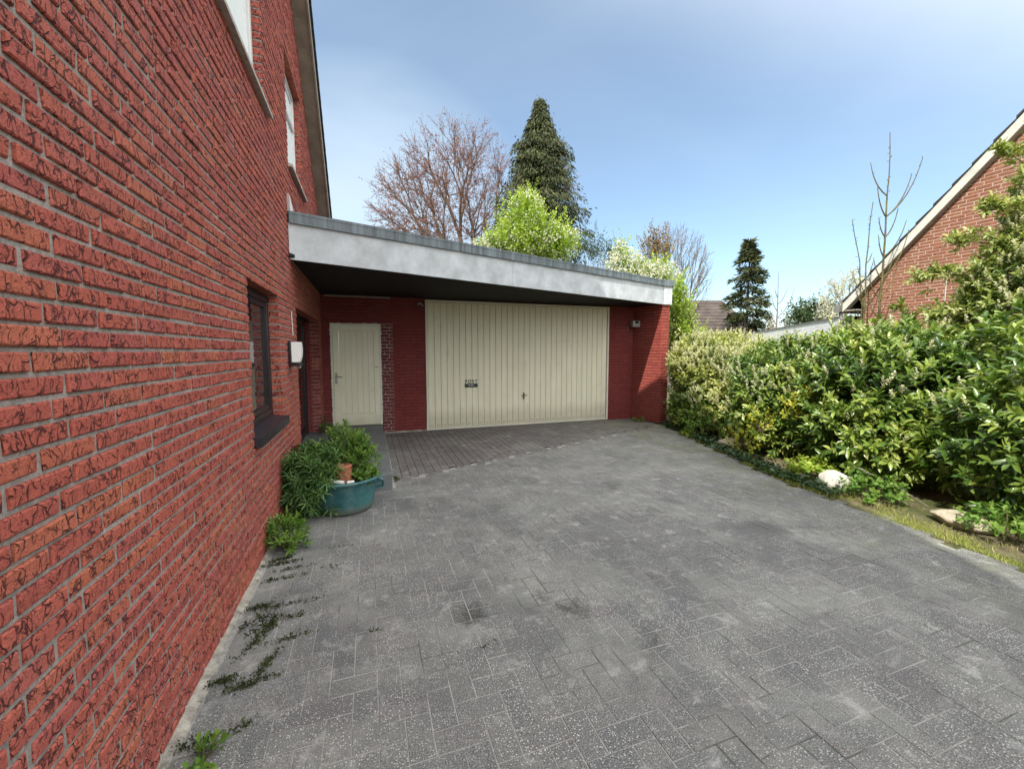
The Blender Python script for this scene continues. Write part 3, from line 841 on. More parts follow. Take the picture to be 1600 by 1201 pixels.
# brick returns of the deep recess
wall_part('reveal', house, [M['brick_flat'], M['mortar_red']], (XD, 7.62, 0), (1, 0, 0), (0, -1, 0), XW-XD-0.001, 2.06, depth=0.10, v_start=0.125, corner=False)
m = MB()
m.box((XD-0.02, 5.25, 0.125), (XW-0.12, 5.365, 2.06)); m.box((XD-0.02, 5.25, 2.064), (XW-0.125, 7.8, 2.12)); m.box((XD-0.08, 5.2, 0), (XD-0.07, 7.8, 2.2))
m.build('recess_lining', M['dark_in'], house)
m = MB(); m.tube([(XW+0.006, 5.02, 1.98), (XW+0.012, 5.02, 1.72)], 0.004, 5); m.build('cable', M['foam'], house)
m = MB(); m.hexa([(XW, 5.06, 3.05), (XW+0.03, 5.04, 3.05), (XW+0.03, 5.42, 3.05), (XW, 5.42, 3.05), (XW, 5.06, 3.24), (XW+0.03, 5.04, 3.22), (XW+0.03, 5.42, 3.06), (XW, 5.42, 3.07)])
m.build('flashing', M['whiteframe'], house)

# ================================================================== GARAGE
FA, FB, FC = (XW+0.002, 5.07), (5.92, 7.24), (6.13, 7.225)
YG = 8.03
garage = thing('garage', 'flat roofed red brick garage with wide pale fascia at the end of the driveway', 'garage', (2.5, YG, 0))
gops = [(-0.65-XW, 0.225-XW, 0.125, 2.0625), (1.035-XW, 5.105-XW, 0.0, 2.56)]
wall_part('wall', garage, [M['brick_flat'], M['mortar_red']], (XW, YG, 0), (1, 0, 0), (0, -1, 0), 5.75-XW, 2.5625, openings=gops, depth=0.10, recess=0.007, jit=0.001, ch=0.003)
ux, uy = 5.93-5.75, 7.28-YG
Lr = math.hypot(ux, uy)
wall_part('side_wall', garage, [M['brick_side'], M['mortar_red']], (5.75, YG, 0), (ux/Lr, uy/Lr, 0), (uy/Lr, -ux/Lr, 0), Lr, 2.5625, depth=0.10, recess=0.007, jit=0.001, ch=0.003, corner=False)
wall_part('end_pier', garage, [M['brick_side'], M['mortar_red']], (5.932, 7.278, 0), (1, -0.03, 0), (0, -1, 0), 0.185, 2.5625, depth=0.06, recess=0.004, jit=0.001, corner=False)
m = MB()
m.box((6.06, 7.30, 0), (6.11, 11.9, 2.56)); m.box((XW+0.1, 11.8, 0), (6.05, 11.9, 2.56))
m.box((XW-0.1, YG+0.11, 0), (-0.66, YG+0.16, 2.56)); m.box((0.24, YG+0.11, 0), (1.02, YG+0.16, 2.56)); m.box((5.12, YG+0.11, 0), (6.0, YG+0.16, 2.56))
m.box((6.00, 7.4, 0.0), (6.05, YG+0.1, 2.56))
m.build('rear_wall', M['mortar_red'], garage)
# pale toothed strip beside the door
wall_part('toothed_strip', garage, [M['brick_pale'], M['mortar_pale']], (0.235, YG-0.014, 0), (1, 0, 0), (0, -1, 0), 0.20, 2.06, depth=0.012, recess=0.009, jit=0.004, corner=False, bl=0.17, off=0.05)
m = MB(); m.box((0.235, YG-0.02, -0.004), (1.03, YG-0.004, 0.035)); 
m.build('footing', M['concrete'], garage)
# roof: deck, soffit, fascia, capping
deck = [FA, FB, FC, (6.13, 12.0), (XW-0.6, 12.0), (XW-0.0, 9.6), (XW+0.002, 9.0)]
deck = [(XW+0.002, 5.09), (5.92, 7.26), (6.11, 7.245), (6.11, 12.0), (XW+0.002, 12.0)]
m = MB(); m.prism(deck, 2.62, 2.99); m.build('roof', M['roofing'], garage)
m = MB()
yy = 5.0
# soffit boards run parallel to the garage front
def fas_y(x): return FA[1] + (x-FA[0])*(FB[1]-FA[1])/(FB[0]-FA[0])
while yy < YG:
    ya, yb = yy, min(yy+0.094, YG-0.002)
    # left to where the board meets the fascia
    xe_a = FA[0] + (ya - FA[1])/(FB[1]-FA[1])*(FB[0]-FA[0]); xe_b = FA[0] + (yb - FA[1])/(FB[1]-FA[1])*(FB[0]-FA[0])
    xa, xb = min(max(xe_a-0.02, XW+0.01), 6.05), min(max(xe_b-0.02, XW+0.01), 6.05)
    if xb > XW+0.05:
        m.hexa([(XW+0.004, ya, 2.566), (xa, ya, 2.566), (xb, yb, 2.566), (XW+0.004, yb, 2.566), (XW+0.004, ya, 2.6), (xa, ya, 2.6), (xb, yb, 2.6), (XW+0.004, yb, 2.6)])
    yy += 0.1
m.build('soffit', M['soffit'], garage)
def run(mb, P, Q, z0, z1, t0, t1):
    d = Vector((Q[0]-P[0], Q[1]-P[1], 0)).normalized(); nrm = Vector((d.y, -d.x, 0))
    p = [Vector((P[0], P[1], 0)), Vector((Q[0], Q[1], 0))]
    pts = [p[0]+nrm*t0, p[1]+nrm*t0, p[1]+nrm*t1, p[0]+nrm*t1]
    mb.hexa([(v.x, v.y, z0) for v in pts] + [(v.x, v.y, z1) for v in pts])
def lerp(P, Q, t): return (P[0]+(Q[0]-P[0])*t, P[1]+(Q[1]-P[1])*t)
m = MB()
cuts = [0, 0.43, 1.0]
for a, b in zip(cuts, cuts[1:]): run(m, lerp(FA, FB, a+0.0002), lerp(FA, FB, b-0.0004), 2.545, 2.95, -0.03, 0.0)
run(m, (FB[0]+0.004, FB[1]-0.002), FC, 2.545, 2.95, -0.03, 0.0)
m.box((6.105, 7.26, 2.545), (6.13, 12.0, 2.95))
m.build('fascia', M['fascia'], garage)
m = MB()
cuts = [0, 0.30, 0.615, 0.925, 1.0]
for a, b in zip(cuts, cuts[1:]): run(m, lerp(FA, FB, a+0.0006), lerp(FA, FB, b-0.0006), 2.925, 3.045, 0.003, 0.03); run(m, lerp(FA, FB, a+0.0006), lerp(FA, FB, b-0.0006), 3.02, 3.05, -0.22, 0.034)
run(m, (FB[0]+0.008, FB[1]-0.002), (FC[0]+0.03, FC[1]-0.002), 2.925, 3.048, 0.003, 0.032)
m.box((6.132, 7.20, 2.925), (6.16, 12.0, 3.048)); m.box((5.95, 7.24, 3.0), (6.13, 12.0, 3.046))
m.build('roof_capping', M['cap'], garage)
m = MB(); m.box((-0.72, YG-0.03, 2.525), (0.4, YG-0.004, 2.55)); m.build('batten', M['greyplastic'], garage)

# wide up-and-over door
gx0, gx1, gz1 = 1.04, 5.10, 2.535
yd = YG + 0.012
m = MB()
m.box((gx0, yd-0.03, 0.012), (gx0+0.035, yd+0.04, gz1)); m.box((gx1-0.035, yd-0.03, 0.012), (gx1, yd+0.04, gz1)); m.box((gx0+0.035, yd-0.03, gz1-0.04), (gx1-0.035, yd+0.04, gz1))
m.box((gx0+0.035, yd-0.02, 0.012), (gx1-0.035, yd+0.04, 0.045))
gd = m.build('garage_door', M['cream_trim'], garage)
m = MB(); v = MB()
nrib = 32; a = gx0+0.038; wd = (gx1-gx0-0.076)/nrib
for i in range(nrib):
    x0 = a + i*wd
    for (p0, p1, dy) in ((x0+0.004, x0+wd-0.004, 0.0),):
        m.hexa([(x0+0.001, yd+0.012, 0.05), (x0+wd-0.001, yd+0.012, 0.05), (x0+wd-0.001, yd+0.02, 0.05), (x0+0.001, yd+0.02, 0.05),
                (x0+0.001, yd+0.012, gz1-0.045), (x0+wd-0.001, yd+0.012, gz1-0.045), (x0+wd-0.001, yd+0.02, gz1-0.045), (x0+0.001, yd+0.02, gz1-0.045)])
        zz0, zz1 = 0.052, gz1-0.047
        p = [(x0+0.003, yd+0.012), (x0+0.010, yd-0.002), (x0+wd-0.010, yd-0.002), (x0+wd-0.003, yd+0.012)]
        m.add([(q[0], q[1], zz0) for q in p] + [(q[0], q[1], zz1) for q in p], [(0,1,5,4),(1,2,6,5),(2,3,7,6),(3,2,1,0),(4,5,6,7)])
    for zz in (0.085, 0.105):
        v.box((x0+0.03, yd-0.0045, zz), (x0+wd-0.03, yd-0.003, zz+0.007))
m.build('ribbed_panel', M['cream'], gd)
v.build('vent_slots', M['greyplastic'], gd)
# letter slot + lettering
m = MB(); m.box((1.80, yd-0.016, 0.832), (2.065, yd-0.0035, 0.908), bev=0.004)
ls = m.build('letter_slot', M['black'], gd)
m = MB(); m.box((1.87, yd-0.022, 0.866), (1.985, yd-0.017, 0.878), bev=0.002); m.build('flap_grip', M['metal'], ls)
fc = bpy.data.curves.new('lettering', 'FONT'); fc.body = 'POST'; fc.size = 0.088; fc.extrude = 0.0015; fc.align_x = 'CENTER'; fc.space_character = 1.34; fc.offset = 0.0022
fo_ = bpy.data.objects.new('lettering_src', fc); COL.objects.link(fo_)
bpy.context.view_layer.update()
dg = bpy.context.evaluated_depsgraph_get()
tm = bpy.data.meshes.new_from_object(fo_.evaluated_get(dg))
bpy.data.objects.remove(fo_)
tm.transform(Matrix.Translation((1.933, yd-0.006, 0.922)) @ Matrix.Rotation(math.pi/2, 4, 'X'))
tm.materials.clear()
link_mesh('lettering', tm, M['ink'], gd)
m = MB(); m.box((3.045, yd-0.014, 0.55), (3.085, yd-0.004, 0.69), bev=0.003)
m.lathe([(0.0, -0.05), (0.016, -0.05), (0.02, -0.014)], (3.065, yd, 0.625), 10, axis='y')
m.tube([(3.0, yd-0.045, 0.628), (3.13, yd-0.045, 0.634)], 0.0095, 8)
m.tube([(3.065, yd-0.014, 0.60), (3.065, yd-0.03, 0.565)], 0.012, 8)
m.build('handle', M['brass'], gd)

# side door
sx0, sx1, sz0, sz1 = -0.642, 0.218, 0.185, 2.055
ys_ = YG - 0.005
m = MB()
m.box((sx0, ys_-0.02, sz0), (sx0+0.035, ys_+0.05, sz1)); m.box((sx1-0.03, ys_-0.02, sz0), (sx1, ys_+0.05, sz1)); m.box((sx0+0.035, ys_-0.02, sz1-0.03), (sx1-0.03, ys_+0.05, sz1))
sd = m.build('side_door', M['cream_trim'], garage)
m = MB()
lx0, lx1, lz0, lz1 = sx0+0.038, sx1-0.033, sz0+0.008, sz1-0.034
m.box((lx0, ys_-0.012, lz0), (lx0+0.095, ys_+0.03, lz1), bev=0.003); m.box((lx1-0.095, ys_-0.012, lz0), (lx1, ys_+0.03, lz1), bev=0.003)
m.box((lx0+0.0955, ys_-0.012, lz0), (lx1-0.0955, ys_+0.03, lz0+0.215), bev=0.003); m.box((lx0+0.0955, ys_-0.012, lz1-0.10), (lx1-0.0955, ys_+0.03, lz1), bev=0.003)
np_ = 6; pw = (lx1-lx0-0.191-0.004)/np_
for i in range(np_):
    m.box((lx0+0.0975+i*pw+0.0012, ys_-0.004, lz0+0.217), (lx0+0.0975+(i+1)*pw-0.0012, ys_+0.02, lz1-0.102), bev=0.003)
m.build('door_leaf', M['cream'], sd)
m = MB(); m.box((lx0+0.02, ys_-0.02, 0.97), (lx0+0.06, ys_-0.013, 1.17), bev=0.003); m.tube([(lx0+0.04, ys_-0.02, 1.10), (lx0+0.04, ys_-0.06, 1.10), (lx0+0.14, ys_-0.06, 1.095)], 0.009, 8)
m.build('handle', M['metal'], sd)
m = MB(); m.box((lx1-0.085, ys_-0.028, 1.255), (lx1-0.02, ys_-0.0125, 1.275), bev=0.003); m.build('latch', M['metal'], sd)
m = MB()
def foam(x0, z0, x1, z1):
    n = int(max(abs(x1-x0), abs(z1-z0))/0.028)
    for i in range(n):
        t = (i+0.5)/n
        if rng.random() < 0.22: continue
        r = rng.uniform(0.005, 0.012)
        bm = bmesh.new(); bmesh.ops.create_icosphere(bm, subdivisions=1, radius=r)
        for q in bm.verts: q.co = Vector((x0+(x1-x0)*t, YG-0.012, z0+(z1-z0)*t)) + q.co*Vector((1.0 if x1 != x0 else 1.0, 0.5, 1.0)).x + Vector((rng.uniform(-.002,.002), 0, rng.uniform(-.003,.003)))
        m.bm(bm)
foam(sx0-0.006, sz0+0.05, sx0-0.006, sz1); foam(sx1+0.006, sz0+0.2, sx1+0.006, sz1); foam(sx0, sz1+0.005, sx1, sz1+0.005)
m.build('filler_foam', M['foam'], sd)

# doorstep slab
st = MB()
st.box((XD+0.002, 5.372, 0.02), (XW-0.001, 7.615, 0.18))
st.box((XW+0.003, 4.70, -0.01), (SL[0], YG-0.026, 0.178), bev=0.006)
ds = st.build('doorstep', M['slab']); tag(ds, 'raised grey flagstone doorstep leading to the cream side door', 'doorstep')
m = MB()
yy = 4.72
while yy < 7.9:
    L = rng.uniform(0.1, 0.3); e = rng.uniform(0.0, 0.02)
    if rng.random() < 0.85: m.box((SL[0]-0.004, yy, -0.004), (SL[0]+0.028+e*0.5, min(yy+L-0.004, 7.99), 0.012+e), bev=0.003)
    yy += L
m.build('edge_mortar', M['concrete'], ds)

# ---------------------------------------------------------- fixtures
wl = thing('wall_lamp', 'black wall lamp with white opal diffuser and motion sensor beside the dark window', 'wall lamp', (XW, 4.80, 1.5))
m = MB(); m.box((XW+0.003, 4.745, 1.395), (XW+0.03, 4.855, 1.655), bev=0.006); m.box((XW+0.03, 4.75, 1.40), (XW+0.115, 4.85, 1.435), bev=0.008)
o = m.build('back_plate', M['black'], wl); smooth_by_angle(o)
m = MB()
prof = [(XW+0.032, 1.44), (XW+0.105, 1.44), (XW+0.122, 1.50), (XW+0.127, 1.57), (XW+0.122, 1.63), (XW+0.118, 1.648), (XW+0.032, 1.648)]
n = len(prof)
m.add([(x, 4.752, z) for x, z in prof] + [(x, 4.848, z) for x, z in prof], [tuple(range(n)), tuple(range(2*n-1, n-1, -1))] + [(i, (i+1)%n, n+(i+1)%n, n+i) for i in range(n)])
o = m.build('diffuser', M['opal'], wl); smooth_by_angle(o, 30)
m = MB(); m.lathe([(0.0, -0.028), (0.014, -0.026), (0.021, -0.014), (0.021, 0.0), (0.012, 0.01)], (XW+0.09, 4.80, 1.40), 14)
o = m.build('motion_sensor', M['greyplastic'], wl); smooth_by_angle(o)

fl = thing('flood_light', 'boxy grey flood light fixed in the brick corner right of the garage door', 'flood light', (5.66, YG, 2.15))
m = MB(); m.box((5.60, YG-0.20, 2.10), (5.79, YG-0.10, 2.235), bev=0.012); o = m.build('housing', M['greyplastic'], fl); smooth_by_angle(o)
m = MB(); m.box((5.655, YG-0.208, 2.17), (5.735, YG-0.201, 2.225), bev=0.002); m.build('lens', M['black'], fl)
m = MB(); m.box((5.63, YG-0.10, 2.15), (5.68, YG-0.004, 2.20)); m.tube([(5.60, YG-0.02, 2.15), (5.585, YG-0.02, 2.03)], 0.006, 6); m.build('bracket', M['greyplastic'], fl)

sn = thing('sensor_box', 'small grey sensor box high on the wall left of the garage door', 'sensor', (0.93, YG, 2.45))
m = MB(); m.box((0.90, YG-0.07, 2.43), (0.96, YG-0.004, 2.47), bev=0.008); m.build('housing', M['greyplastic'], sn)
m = MB(); m.tube([(0.97, YG-0.03, 2.45), (1.0, YG-0.05, 2.40)], [0.02, 0.016], 8); m.build('sensor_head', M['greyplastic'], sn)

# ================================================================== PLANTS
def norm(a): return a / np.maximum(1e-9, np.linalg.norm(a, axis=1, keepdims=True))
FULL = np.array([(0,0,0), (.32,.5,.10), (.32,0,0), (.32,-.5,.10), (.72,.40,.05), (.72,0,-.04), (.72,-.40,.05), (1,0,-.12)])
FULL_T = np.array([(0,2,1),(0,3,2),(4,5,7),(5,6,7)]); FULL_Q = np.array([(1,2,5,4),(2,3,6,5)])
DIA = np.array([(0,0,0), (.45,.5,.06), (.45,-.5,.06), (1,0,-.03)]); DIA_T = np.array([(0,2,1),(1,2,3)])
def leaf_arrays(P, D, Nn, L, W, kind='full'):
    n = len(P); D = norm(D); S = norm(np.cross(D, Nn)); H = np.cross(S, D)
    T = FULL if kind == 'full' else DIA
    L = np.broadcast_to(L, (n,)); W = np.broadcast_to(W, (n,))
    V = P[:, None] + D[:, None]*(T[None, :, :1]*L[:, None, None]) + S[:, None]*(T[None, :, 1:2]*W[:, None, None]) + H[:, None]*(T[None, :, 2:]*L[:, None, None])
    k = len(T); idx = (np.arange(n)*k)[:, None, None]
    tris = ((FULL_T if kind == 'full' else DIA_T)[None] + idx).reshape(-1, 3)
    quads = (FULL_Q[None] + idx).reshape(-1, 4) if kind == 'full' else np.zeros((0, 4), int)
    return V.reshape(-1, 3), tris, quads, k
def leaves_obj(name, parts, mat, parent=None, kind='full', tone=None):
    """parts: (P,D,N,L,W) arrays; tone (n,) 0..1 brightness choice"""
    P, D, Nn, L, W = parts
    V, t, q, k = leaf_arrays(P, D, Nn, L, W, kind)
    n = len(P)
    if tone is None: tone = rng.random(n)
    r = np.stack([np.clip(tone, 0.01, 0.99), rng.random(n), rng.random(n), np.ones(n)], 1)
    me = np_mesh(name, V, [t, q], np.repeat(r, k, axis=0), smooth=True)
    return link_mesh(name, me, mat, parent)
def rand_unit(n):
    v = rng.normal(size=(n, 3)); return norm(v)
def blend_normal(D):
    return norm(rand_unit(len(D))*0.55 + np.array((0, 0, 1.0)))

def shell_points(lumps, n, zmin=0.05, inner=0.0, depth=0.25):
    """points on the union surface of ellipsoids -> (P, outward N)"""
    area = np.array([ (l[3]*l[4]+l[4]*l[5]+l[3]*l[5]) for l in lumps]); area = area/area.sum()
    Ps, Ns = [], []
    got = 0
    while got < n:
        c = rng.choice(len(lumps), size=n, p=area)
        La = np.array(lumps)[c]
        u = rand_unit(n)
        rr = 1.0 - rng.random(n)**1.6*depth
        P = La[:, :3] + u*La[:, 3:6]*rr[:, None]
        Nn = norm(u/La[:, 3:6])
        ok = P[:, 2] > zmin
        for l in lumps:
            d = (((P - np.array(l[:3]))/np.array(l[3:6]))**2).sum(1)
            ok &= d > (1-depth)**2*0.92 - inner
        Ps.append(P[ok]); Ns.append(Nn[ok]); got += ok.sum()
    return np.concatenate(Ps)[:n], np.concatenate(Ns)[:n]

def shoots(P, Dir, nl, slen, L, W, spread=0.95, tone=None, clump=0.25):
    n = len(P); nl = int(nl)
    t = (np.arange(nl)+0.6)/nl
    Dir = norm(Dir)
    A = norm(np.cross(Dir, rand_unit(n))); Bv = np.cross(Dir, A)
    ph = np.arange(nl)*2.4 + rng.random((n, 1))*6.28
    rad = A[:, None]*np.cos(ph)[..., None] + Bv[:, None]*np.sin(ph)[..., None]
    sl = slen*rng.uniform(0.6, 1.3, (n, 1, 1))
    pos = P[:, None] + Dir[:, None]*(t[None, :, None]*sl)
    ang = spread*(1.15 - 0.55*t)[None, :, None] + rng.normal(size=(n, nl, 1))*0.15
    D = Dir[:, None]*np.cos(ang) + rad*np.sin(ang) + np.array((0, 0, -0.10))
    Nn = Dir[:, None]*0.8 + np.array((0, 0, 0.5)) - rad*0.1 + rng.normal(size=(n, nl, 3))*0.18
    sc = (0.75 + 0.45*np.sin(t*3.0))[None, :]*rng.uniform(0.75, 1.2, (n, nl))
    if tone is None: tone = rng.random(n)
    tn = np.clip(tone[:, None]*0.75 + 0.30*t[None]**2 + rng.normal(size=(n, nl))*0.10, 0, 1)
    f = lambda a: a.reshape(-1, a.shape[-1])
    return (f(pos), f(D), norm(f(Nn)), (L*sc).ravel(), (W*sc).ravel()), tn.ravel()

def cat(parts):
    return tuple(np.concatenate([p[i] for p in parts]) for i in range(len(parts[0])))

class Tubes:
    def __init__(s): s.V = []; s.F = []; s.n = 0
    def add(s, pts, rads, k=5):
        pts = np.asarray(pts, float); m = len(pts)
        d = np.gradient(pts, axis=0); d = norm(d)
        ref = np.array((0.3, 0.75, 0.6)); a = norm(np.cross(d, ref)); b = np.cross(d, a)
        th = np.arange(k)*2*math.pi/k
        ring = pts[:, None] + (a[:, None]*np.cos(th)[None, :, None] + b[:, None]*np.sin(th)[None, :, None])*np.asarray(rads)[:, None, None]
        i = np.arange(m-1)[:, None]*k; j = np.arange(k)[None]
        j2 = (np.arange(k)+1) % k
        F = np.stack([i+j, i+j2, i+k+j2, i+k+j], -1).reshape(-1, 4) + s.n
        s.V.append(ring.reshape(-1, 3)); s.F.append(F); s.n += m*k
    def build(s, name, mat, parent=None):
        return link_mesh(name, np_mesh(name, np.concatenate(s.V), [np.concatenate(s.F)], smooth=True), mat, parent)

def at(px, d, z=None, py=None):
    """ground-plan point seen at photo column px, d metres in front of the camera"""
    lat = (px-800)/F_PX*d
    x = d*math.sin(YAW) + lat*math.cos(YAW); y = d*math.cos(YAW) - lat*math.sin(YAW)
    if py is not None: z = HC + (549-py)/F_PX*d
    return Vector((x, y, z or 0.0))

side = np.array((math.cos(YAW), -math.sin(YAW), 0)); fwd = np.array((math.sin(YAW), math.cos(YAW), 0))
def lump(px, py, d, rx, ry, rz, f=0.0):
    p = at(px, d, py=py) + Vector(tuple(fwd*f)); return (p.x, p.y, p.z, rx, ry, rz)

# ---- cherry laurel hedge: one thing per shrub
def laurel(name, label, cat_, base, lumps, n_shoot, leaf=0.115, pale=0.0, blossom=0, grp=None, seed=1, inner=0.35, lean=None, mat=None, extra_arms=()):
    root = thing(name, label, cat_, base, group=grp)
    P, Nn = shell_points(lumps, n_shoot, depth=inner)
    up = np.array((0, 0, 1.0))
    Dir = norm(Nn*0.85 + up*0.55 + rng.normal(size=P.shape)*0.35)
    # patchy light and dark clumps through slow variation of growth
    ton = 0.5 + 0.32*np.sin(P[:, 0]*4.1 + P[:, 2]*3.3) * np.cos(P[:, 1]*3.7 - P[:, 2]*2.1) + rng.normal(size=len(P))*0.18
    parts = []; tones = []
    a, t = shoots(P - Nn*0.05, Dir, 9, 0.17, leaf, leaf*0.38, tone=np.clip(ton, 0, 1)); parts.append(a); tones.append(t)
    arms = Tubes()
    for (p0, p1, cnt) in extra_arms:
        p0, p1 = np.array(p0), np.array(p1)
        tt = rng.random(cnt)**0.8
        sag = np.stack([np.zeros(cnt), np.zeros(cnt), 0.18*np.sin(tt*3.14)], 1)
        Q = p0 + (p1-p0)*tt[:, None] + sag + rng.normal(size=(cnt, 3))*(0.14*(1.1-tt))[:, None]
        dd = norm((p1-p0)[None]/np.linalg.norm(p1-p0)*0.8 + rng.normal(size=(cnt, 3))*0.55 + up*0.35)
        a, t = shoots(Q, dd, 9, 0.16, leaf, leaf*0.38, tone=np.clip(0.65 + rng.normal(size=cnt)*0.2, 0, 1)); parts.append(a); tones.append(t)
        s = np.linspace(0, 1, 6)[:, None]
        arms.add(p0 + (p1-p0)*s + np.array((0, 0, 0.18))*np.sin(s*3.14), np.linspace(0.016, 0.004, 6))
    leaves_obj('foliage', cat(parts), mat or M['laurel'], root, tone=np.concatenate(tones))
    if blossom:
        top, tn = shell_points(lumps, blossom*3, depth=0.06)
        wgt = (tn[:, 2] > 0.05) & (top[:, 2] > 0.55) & (np.sin(top[:, 1]*5)+np.cos(top[:, 0]*6+top[:, 2]*5) > -0.9)
        top, tn = top[wgt][:blossom], tn[wgt][:blossom]
        Dn = norm(tn*0.5 + up + rng.normal(size=top.shape)*0.2)
        a, t = shoots(top + tn*0.08, Dn, 18, 0.12, 0.026, 0.020, spread=1.2)
        leaves_obj('blossom', a, M['blossom'], root, kind='dia', tone=t)
    for l in lumps:
        c = np.array(l[:3]); b0 = np.array((base[0] + rng.uniform(-.25, .25), base[1] + rng.uniform(-.3, .3), -0.02))
        for q in range(3):
            e = c + rand_unit(1)[0]*np.array(l[3:6])*0.8
            mid = (b0+e)/2 + rng.normal(size=3)*0.08; mid[2] = max(mid[2], 0.1)
            s = np.linspace(0, 1, 6)[:, None]
            arms.add((1-s)**2*b0 + 2*s*(1-s)*mid + s**2*e, np.linspace(0.024, 0.005, 6))
    arms.build('stems', M['stem'], root)
    return root

HG = 'laurel shrubs of the hedge along the driveway'
laurel('laurel_shrub', 'large leaved glossy laurel shrub nearest the camera at the right edge', 'shrub', (6.1, 1.6, 0),
       [(6.1, 1.5, 0.85, 1.1, 1.0, 0.95), (5.7, 1.9, 0.6, 0.62, 0.8, 0.62), (6.4, 0.6, 1.2, 1.1, 0.9, 1.2), (6.6, 2.1, 1.3, 0.8, 0.8, 0.75)],
       2000, 0.105, blossom=60, grp=HG)
def A3(px, py, d): return tuple(at(px, d, py=py))
laurel('laurel_shrub', 'tallest laurel reaching up the neighbouring gable at the right edge with pale flower tips', 'shrub', tuple(at(1610, 5.9)),
       [lump(1600, 500, 5.9, 0.8, 0.8, 0.75), lump(1612, 420, 5.9, 0.62, 0.6, 0.7), lump(1640, 330, 5.9, 0.55, 0.5, 0.8), lump(1560, 450, 6.0, 0.45, 0.45, 0.4)],
       1900, 0.085, blossom=420, grp=HG, mat=M['laurel_mid'], extra_arms=[(A3(1600, 470, 5.9), A3(1425, 437, 6.2), 60), (A3(1600, 520, 5.9), A3(1440, 500, 6.3), 60), (A3(1600, 430, 5.9), A3(1475, 385, 6.1), 55),
       (A3(1610, 390, 5.9), A3(1520, 335, 6.0), 40), (A3(1620, 340, 5.9), A3(1535, 250, 6.0), 50), (A3(1630, 300, 5.9), A3(1575, 225, 5.9), 30)])
laurel('laurel_shrub', 'broad laurel shrub behind the flat sandy boulder with large shining leaves', 'shrub', (6.2, 3.4, 0),
       [(6.2, 3.3, 0.85, 1.1, 0.95, 1.0), (5.75, 3.2, 0.5, 0.62, 0.75, 0.55), (6.3, 3.7, 1.25, 0.8, 0.6, 0.55)],
       1900, 0.098, blossom=90, grp=HG)
laurel('laurel_shrub', 'laurel shrub behind the white boulder in the middle of the hedge', 'shrub', (6.4, 4.8, 0),
       [(6.35, 4.6, 0.85, 1.0, 0.9, 0.9), (5.95, 4.5, 0.5, 0.62, 0.75, 0.55), (6.8, 5.0, 1.0, 0.8, 0.75, 0.58)],
       1900, 0.088, blossom=260, grp=HG)
laurel('laurel_shrub', 'pale flowering laurel shrub pressed against the garage corner', 'shrub', (6.9, 6.5, 0),
       [(6.75, 6.4, 1.05, 0.85, 1.0, 0.78), (6.45, 6.75, 1.2, 0.55, 0.5, 0.60), (6.15, 5.9, 0.45, 0.42, 0.6, 0.5), (7.4, 6.9, 0.7, 0.8, 0.9, 0.6), (6.7, 5.6, 0.9, 0.75, 0.6, 0.7)],
       2100, 0.085, blossom=1000, grp=HG, mat=M['laurel_pale'])
laurel('laurel_shrub', 'low dark laurel shrub in shade at the foot of the garage side wall', 'shrub', (6.3, 6.9, 0),
       [(6.25, 6.75, 0.45, 0.36, 0.42, 0.55), (6.1, 6.3, 0.35, 0.38, 0.45, 0.4)], 420, 0.09, grp=HG)
loose_laurel = laurel('laurel_shrub', 'loose laurel shrub rising in front of the white boarded outbuilding', 'shrub', (8.3, 6.0, 0),
       [(8.2, 5.6, 0.62, 1.0, 1.0, 0.72), (8.0, 4.4, 0.75, 0.9, 0.9, 0.78), (8.9, 7.2, 0.72, 0.9, 0.9, 0.68)],
       1700, 0.085, blossom=420, grp=HG, mat=M['laurel_mid'])
laurel('laurel_shrub', 'laurel shrub against the neighbouring brick gable with young upright shoots', 'shrub', (8.2, 3.0, 0),
       [(8.0, 3.4, 0.85, 0.9, 1.0, 0.75), (8.1, 4.2, 0.8, 0.8, 0.7, 0.72)], 800, 0.095, grp=HG,
       extra_arms=[((8.2, 4.1, 1.5), (8.25, 4.35, 2.25), 12), ((8.4, 3.6, 1.5), (8.35, 3.75, 2.2), 10), ((8.2, 4.9, 1.3), (8.3, 5.1, 2.0), 10)])

def crest(name, label, pts):
    root = name; T = Tubes(); parts = []; tn = []
    for p in pts:
        h = rng.uniform(0.22, 0.5); d = np.array((rng.normal()*0.15, rng.normal()*0.15, 1.0)); d /= np.linalg.norm(d)
        a_, t_ = shoots(np.array([p])+d*h*0.3, d[None], 12, h*0.7, 0.085, 0.032, spread=0.75, tone=np.array([0.75])); parts.append(a_); tn.append(t_)
        T.add([np.array(p)-d*0.2, np.array(p)+d*h], [0.006, 0.003], 5)
    leaves_obj('young_shoots', cat(parts), M['laurel_mid'], root, tone=np.concatenate(tn)); T.build('shoot_stems', M['stem'], root)
rs_ = np.random.default_rng(4)
crest(loose_laurel, None, [(rs_.uniform(6.3, 8.4), rs_.uniform(3.6, 6.6), rs_.uniform(1.25, 1.55)) for _ in range(22)])

